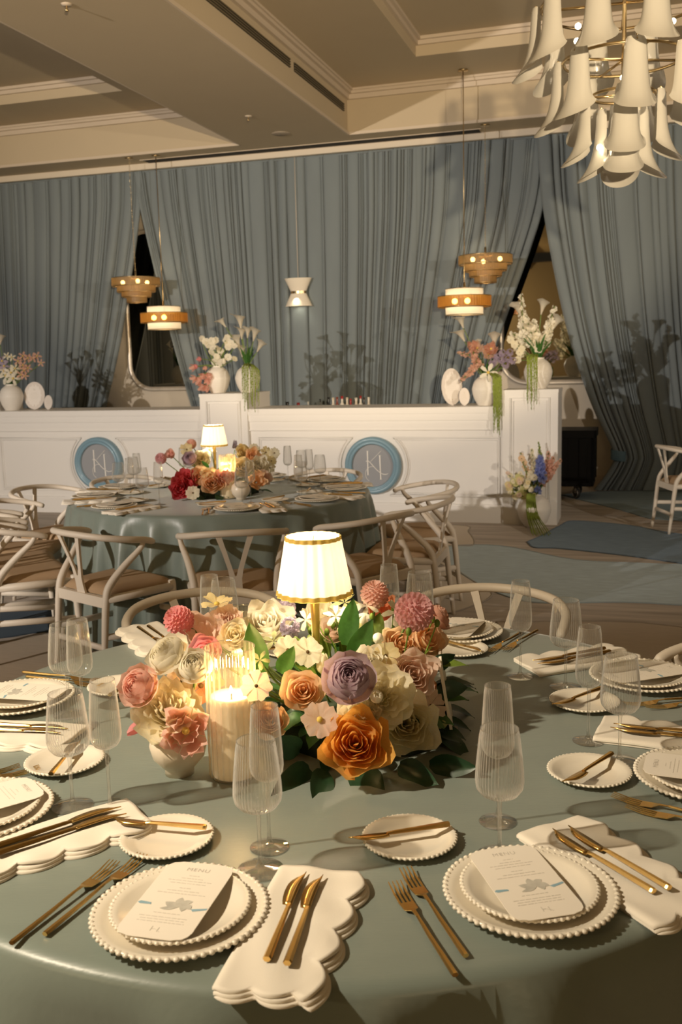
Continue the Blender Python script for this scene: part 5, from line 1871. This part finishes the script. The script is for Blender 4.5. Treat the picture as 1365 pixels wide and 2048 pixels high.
# right bar: peach gladiolus, lilac, callas
p = rp(972, 812, YB); p.z = 1.09
vase(p, 0.128, 0.285, 'white ceramic vase with peach gladioli beside the right pedestal')
t = bouquet('peach gladioli with lilac blooms and callas beside the right pedestal', p + Vector((0, 0, 0.28)), 6)
blades(t, 10, 0.2, 7, 0.6)
L_ = lambda px, py, Y=9.30: rp(px, py, Y)
spike(t, L_(950, 735, 9.22), L_(922, 762, 9.18), 16, .034, P_PEACHD, 'gladiolus', 1)
spike(t, L_(958, 735, 9.24), L_(942, 690, 9.24), 18, .040, P_PEACHD, 'gladiolus', 2)
spike(t, L_(950, 712, 9.3), L_(916, 706, 9.3), 10, .030, P_PEACHD, 'gladiolus', 3)
for px, py, d, m in ((955, 696, 24, P_BLUSH), (983, 698, 26, P_PEACHD), (978, 708, 24, P_BLUSH), (945, 692, 20, P_PEACHD)):
    q = L_(px, py, 9.25)
    into(t, 'ptulip', q, d / 2 * 9.3 / FPX, m, (CPOS - q).normalized() + Vector((0, 0, .3)), 'gladiolus_bloom', CENY)
for px, py in ((1005, 707), (1018, 718), (995, 714), (988, 722), (1012, 730), (1003, 720), (1020, 705), (1026, 722), (985, 728)):
    q = L_(px, py, 9.24)
    into(t, 'cluster', q, .042, P_LILAC, (CPOS - q).normalized() + Vector((random.uniform(-.5, .5), 0, .4)), 'lilac_bloom')
q = L_(977, 745, 9.14)
into(t, 'orchid', q, .085, P_WHITE, (CPOS - q).normalized() + Vector((0.05, 0, .05)), 'white_lily', CENY)
for px, py, h, ln in ((917, 628, 30, -.35), (914, 655, 32, -.55), (955, 678, 22, -.3), (990, 660, 36, .05)):
    calla(t, px, py, h, 9.33, ln)
strands(t, 986, 1004, 755, 872, 9.03, 13, 8)
# right pedestal: white gladioli and callas
p = rp(1077, 777, 9.30); p.z = 1.24
vase(p, 0.130, 0.285, 'white ceramic vase on the tall right pedestal')
t = bouquet('white gladioli and callas with hanging amaranthus on the right pedestal', p + Vector((0, 0, 0.28)), 9)
blades(t, 18, 0.26, 9, 0.5)
for (a, b, n, s_) in (((1048, 672), (1043, 588), 20, .042), ((1080, 700), (1068, 640), 18, .048), ((1088, 690), (1110, 612), 20, .046), ((1062, 690), (1022, 665), 14, .044), ((1072, 695), (1052, 632), 16, .048), ((1076, 698), (1070, 655), 14, .048), ((1090, 690), (1104, 650), 14, .044), ((1046, 712), (1018, 672), 14, .038)):
    spike(t, L_(*a), L_(*b), n, s_, P_WHITE, 'gladiolus', int(a[0] + b[1]))
for px, py in ((1040, 705), (1030, 690), (1036, 720), (1022, 680), (1044, 698)):
    q = L_(px, py, 9.24)
    into(t, 'cosmos', q, .036, P_CREAM, (CPOS - q).normalized() + Vector((0, 0, .3)), 'sweet_pea')
for px, py, h, ln in ((1031, 601, 34, -.35), (1090, 595, 34, .22), (1122, 628, 34, .5), (1060, 640, 30, -.05)):
    calla(t, px, py, h, 9.30, ln)
strands(t, 1054, 1066, 712, 828, 9.03, 5, 10)
strands(t, 1067, 1076, 715, 812, 9.03, 4, 11)
# floor vase
p = rp(1071, 1052, 9.05)
p = Vector((p.x, p.y, 0.0)) - UY * 0.09
vase(p, 0.152, 0.305, 'white ceramic floor vase at the foot of the right pedestal', 0.40)
t = bouquet('blue delphinium, peach stock and cream flowers in the floor vase', p + Vector((0, 0, 0.295)), 12)
blades(t, 14, 0.2, 13, 0.6)
F_ = lambda px, py, Y=8.95: rp(px, py, Y)
spike(t, F_(1080, 962, 8.88), F_(1082, 912, 8.9), 34, .050, P_BLUE, 'delphinium', 41)
spike(t, F_(1075, 985, 8.85), F_(1078, 974, 8.84), 8, .034, P_BLUE, 'delphinium', 42)
spike(t, F_(1088, 965), F_(1098, 905), 30, .034, P_PEACHD, 'stock', 43)
spike(t, F_(1092, 960), F_(1122, 920), 30, .032, P_PEACHD, 'stock', 44)
spike(t, F_(1090, 955), F_(1108, 915), 30, .032, P_PEACHD, 'stock', 45)
spike(t, F_(1085, 972, 8.9), F_(1094, 950, 8.88), 12, .026, P_PEACHD, 'stock', 46)
spike(t, F_(1082, 915), F_(1078, 884), 14, .015, M_AMAR, 'green_spike', 47)
spike(t, F_(1070, 945), F_(1064, 898), 26, .026, P_CREAM, 'stock', 48)
spike(t, F_(1060, 955), F_(1042, 905), 16, .03, P_APRI, 'stock', 49)
rnd = random.Random(77)
for k in range(52):
    px, py = rnd.uniform(1016, 1068), rnd.uniform(945, 995)
    q = F_(px, py, 8.9 + rnd.uniform(-.06, .06))
    into(t, 'cosmos', q, rnd.uniform(.022, .034), rnd.choice((P_CREAM, P_CREAM, P_BLUSH, P_PALEY, P_YGREEN)), (CPOS - q).normalized() + Vector((rnd.uniform(-.7, .5), 0, rnd.uniform(0, .7))), 'small_bloom', CEN if k % 2 else None)
for px, py, d, m in ((1069, 955, 14, P_CREAM), (1057, 965, 10, P_PALEY), (1069, 990, 9, P_PALEY), (1044, 917, 14, P_APRI), (1062, 1001, 12, P_CREAM)):
    q = F_(px, py, 8.82)
    into(t, 'cosmos', q, d / 2 * 8.9 / FPX, m, (CPOS - q).normalized() + Vector((0, 0, .2)), 'cosmos_flower', CEN)
st = t.location
for k in range(13):
    f = k / 12
    a = F_(1054 + 17 * f, 996, 8.80) - st
    fl = F_(1056 + 34 * f, 1060 + 9 * ((k * 5) % 7) / 7, 8.8)
    e = rp(1062 + 40 * f, 1066 + 6 * ((k * 3) % 5) / 5, 8.8)
    d_ = ray(1064 + 38 * f, 1066 + 8 * ((k * 3) % 5) / 5)
    e = CPOS + d_ * (-(CAM_H - 0.012) / d_.z)
    m1 = F_(1055 + 22 * f, 1030, 8.80)
    pp = spline([(0, 0, 0.0), tuple(a * 0.8 + Vector((0, 0, .03))), tuple(a), tuple(m1 - st), tuple(e + (m1 - e) * .12 - st), tuple(e - st)], 6)
    nn = len(pp)
    part('amaranthus_strand', G().tube(pp, [(0.0068 if j % 2 else 0.0045) * (1.1 - 0.5 * j / nn) for j in range(nn)], 6), M_AMAR, t)


# ------------------------------------------------------------------ pendants and sconce
def chain_or_rod(t, z0, z1, chain):
    if chain:
        lk = G().tube([(0.007 * cos(2 * pi * k / 12), 0, 0.014 * sin(2 * pi * k / 12)) for k in range(12)], 0.0018, 5, closed=True).mesh('chain_link', M_BRASS)
        n = int((z1 - z0) / 0.034)
        for k in range(n):
            put('chain_link', lk, t, (0, 0, z0 + (k + .5) * (z1 - z0) / n), (0, 0, (k % 2) * pi / 2))
    else:
        part('rod', G().tube([(0, 0, z0), (0, 0, z1)], 0.005, 8), M_BRASS, t)
    part('ceiling_rose', G().lathe([(0.05, z1 - 0.012), (0.05, z1), (0.0001, z1)], 20, cap0=True), M_BRASS, t)


def tier_pendant(x, y, ztop, label, rot):
    t = rthing('rattan_pendant', label, 'pendant lamp', x, y, 0, rot, 'amber tiered pendants')
    for r, z0, z1 in ((0.290, -0.095, 0), (0.232, -0.165, -0.085), (0.178, -0.225, -0.155), (0.122, -0.290, -0.215)):
        nr = int(r * 300)
        part('tier', G().lathe([(r, ztop + z0), (r, ztop + z0 + 0.006), (r, ztop + z1 - 0.006), (r, ztop + z1)], nr * 4, nr, 0.010), M_RATTAN, t)
        part('hoop', G().tube([(r * cos(2 * pi * k / 48), r * sin(2 * pi * k / 48), ztop + z0) for k in range(48)], 0.004, 5, closed=True), M_BRASS, t)
        part('hoop', G().tube([(r * cos(2 * pi * k / 48), r * sin(2 * pi * k / 48), ztop + z1) for k in range(48)], 0.004, 5, closed=True), M_BRASS, t)
    g = G()
    for k in range(3):
        a = k * 2 * pi / 3 + 0.4
        g.tube([(0, 0, ztop - 0.01), (0.285 * cos(a), 0.285 * sin(a), ztop - 0.01)], 0.004, 6)
    g.tube([(0, 0, ztop + 0.09), (0, 0, ztop - 0.05)], 0.012, 8)
    part('spider', g, M_BRASS, t)
    for k in range(3):
        a = k * 2 * pi / 3 + 0.95
        part('bulb', G().sphere((0.17 * cos(a), 0.17 * sin(a), ztop - 0.045), 0.026, 12, 8), M_BULB, t)
    chain_or_rod(t, ztop + 0.09, ZS, True)
    lamp('pendant_light', 'POINT', W(x, y, ztop - 0.03), 2.4, (1.0, 0.66, 0.34), 0.06)


def drum_pendant(x, y, zc, label, ztop=ZS):
    t = rthing('drum_pendant', label, 'pendant lamp', x, y, 0, 0, 'white drum pendants')
    r = 0.200
    part('drum_shade', G().lathe([(r, zc + 0.055), (r, zc + 0.135)], 48), M_WSHADE, t)
    part('drum_shade', G().lathe([(r, zc - 0.055), (r, zc - 0.135)], 48), M_WSHADE, t)
    for z in (-0.135, -0.055, 0.055, 0.135):
        part('hoop', G().tube([(r * cos(2 * pi * k / 48), r * sin(2 * pi * k / 48), zc + z) for k in range(48)], 0.004, 5, closed=True), M_BRASS, t)
    R = 0.282
    part('amber_band', G().lathe([(R, zc - 0.055), (R, zc + 0.060)], 240, 60, 0.006), M_AMBER, t)
    for z in (-0.055, 0.060):
        part('hoop', G().tube([(R * cos(2 * pi * k / 56), R * sin(2 * pi * k / 56), zc + z) for k in range(56)], 0.004, 5, closed=True), M_BRASS, t)
    g = G()
    for k in range(4):
        a = k * pi / 2 + 0.5
        g.tube([(0, 0, zc + 0.1), (R * cos(a), R * sin(a), zc + 0.058)], 0.0035, 5)
    g.tube([(0, 0, zc + 0.2), (0, 0, zc + 0.06)], 0.014, 8)
    part('spider', g, M_BRASS, t)
    for dx in (-0.085, 0.05):
        part('bulb', G().sphere((dx, -0.10, zc + 0.005), 0.030, 12, 8), M_BULB, t)
    chain_or_rod(t, zc + 0.2, ztop, False)
    lamp('pendant_light', 'POINT', W(x, y, zc), 1.6, (1.0, 0.72, 0.42), 0.06)


tier_pendant(-5.93, 11.0, 2.595, 'amber four-tier pendant on a chain at the left drape gap', 0.2)
tier_pendant(-1.66, 11.0, 2.635, 'amber four-tier pendant on a chain with three bulbs at right', 0.9)
drum_pendant(-5.575, 11.0, 2.105, 'white drum pendant with amber band, in the left drape gap')
drum_pendant(-1.825, 10.60, 2.128, 'white drum pendant with amber band, above the peach gladioli', ZL)
t = rthing('wall_sconce', 'cream hourglass sconce with brass waist on the middle drape', 'sconce', -3.975, 11.36, 2.365)
def sc_prof(z0, z1, r0, r1):
    g = G()
    def fn(a, v):
        an = pi + pi * a
        r = r0 + (r1 - r0) * v
        return (r * cos(an), r * sin(an) * 0.62 + 0.05, z0 + (z1 - z0) * v)
    return g.grid(fn, 40, 6)
part('upper_shade', sc_prof(0.012, 0.165, 0.098, 0.172), M_SCONCE, t)
part('lower_shade', sc_prof(-0.012, -0.165, 0.098, 0.172), M_SCONCE, t)
part('waist_band', sc_prof(-0.014, 0.014, 0.101, 0.101), M_BRASS, t)
part('back_plate', G().box(-0.05, 0.05, 0.045, 0.056, -0.14, 0.14), M_BRASS, t, False)
part('bulb', G().sphere((0, 0.01, -0.07), 0.014, 10, 6), M_BULB, t)
part('hanging_cord', G().tube([(0, 0.045, 0.15), (0, 0.045, ZC - 2.365)], 0.004, 6), M_TRIM, t)
lamp('sconce_light', 'SPOT', W(-3.975, 11.33, 2.29), 5.0, (0.95, 0.85, 0.62), 0.03, W(-3.975, 11.36, 0.5), 110, 0.6)


# ------------------------------------------------------------------ chandelier
def petal_mesh():
    """a half-rolled milk-glass tube, narrow at the hook, flared and cut slanting at the lip"""
    def fn(a, v):
        u = 2 * a - 1
        ang = u * 1.85
        r = 0.040 + 0.010 * sin(pi * min(1, v * 1.5) / 2) + 0.032 * v ** 4
        z = -0.285 * v + 0.075 * v ** 3 * u * u
        kick = 0.050 * v ** 4 * max(0.0, cos(ang))
        if v == 0:
            r *= 0.86
        return (r * sin(ang), -r * cos(ang) * 0.72 - kick, z)
    g = G().grid(fn, 18, 14)
    return g.mesh('petal_glass', M_MILK)


PET = petal_mesh()


def chandelier(x, y, z, label):
    t = rthing('glass_petal_chandelier', label, 'chandelier', x, y, 0, 0.0)
    tiers = ((0.335, z + 0.595, 10, 0.05), (0.245, z + 0.375, 7, 0.42), (0.130, z + 0.235, 4, 0.1))
    part('center_rod', G().tube([(0, 0, z + 0.05), (0, 0, ZT - 0.03)], 0.009, 8), M_BRASS, t)
    part('ceiling_rose', G().lathe([(0.07, ZT - 0.03), (0.07, ZT), (0.0001, ZT)], 24, cap0=True), M_BRASS, t)
    hook = G().tube([(0, -0.03, -0.015), (0, -0.01, 0.012), (0, 0.005, 0.0)], 0.003, 6).mesh('hook', M_BRASS)
    for r, zz, n, ph in tiers:
        part('ring', G().tube([(r * cos(2 * pi * k / 48), r * sin(2 * pi * k / 48), zz) for k in range(48)], 0.0065, 6, closed=True), M_BRASS, t)
        g = G()
        for k in range(4):
            a = k * pi / 2 + ph
            g.tube([(0, 0, zz), (r * cos(a), r * sin(a), zz)], 0.006, 6)
        part('spokes', g, M_BRASS, t)
        for k in range(n):
            a = 2 * pi * k / n + ph
            ptl = put('glass_petal', PET, t, ((r + 0.012) * cos(a), (r + 0.012) * sin(a), zz + 0.012), (0, 0, a + pi / 2))
            put('hook', hook, ptl)
            if r < 0.2:
                rr = r - 0.055
                ptl = put('glass_petal', PET, t, (rr * cos(a), rr * sin(a), zz - 0.055), (0, 0, a + pi / 2))
                put('hook', hook, ptl)
    for k, (r, zz, a) in enumerate(((0.20, .50, 3.6), (0.19, .46, 3.3), (0.02, .30, 4.7), (0.12, .02, 3.9), (0.02, .06, 4.8), (0.2, .52, 0.3), (0.17, .30, 1.6), (0.2, .48, 5.4))):
        c = (r * cos(a), r * sin(a), z + zz)
        part('bulb', G().sphere(c, 0.0125, 10, 7), M_BULB, t)
    for zz in (0.42, 0.16):
        lamp('chandelier_light', 'POINT', W(x, y, z + zz), 0.7, (1.0, 0.80, 0.56), 0.05)


chandelier(-0.098, 4.45, 2.37, 'brass chandelier of white glass petals hanging over the room')
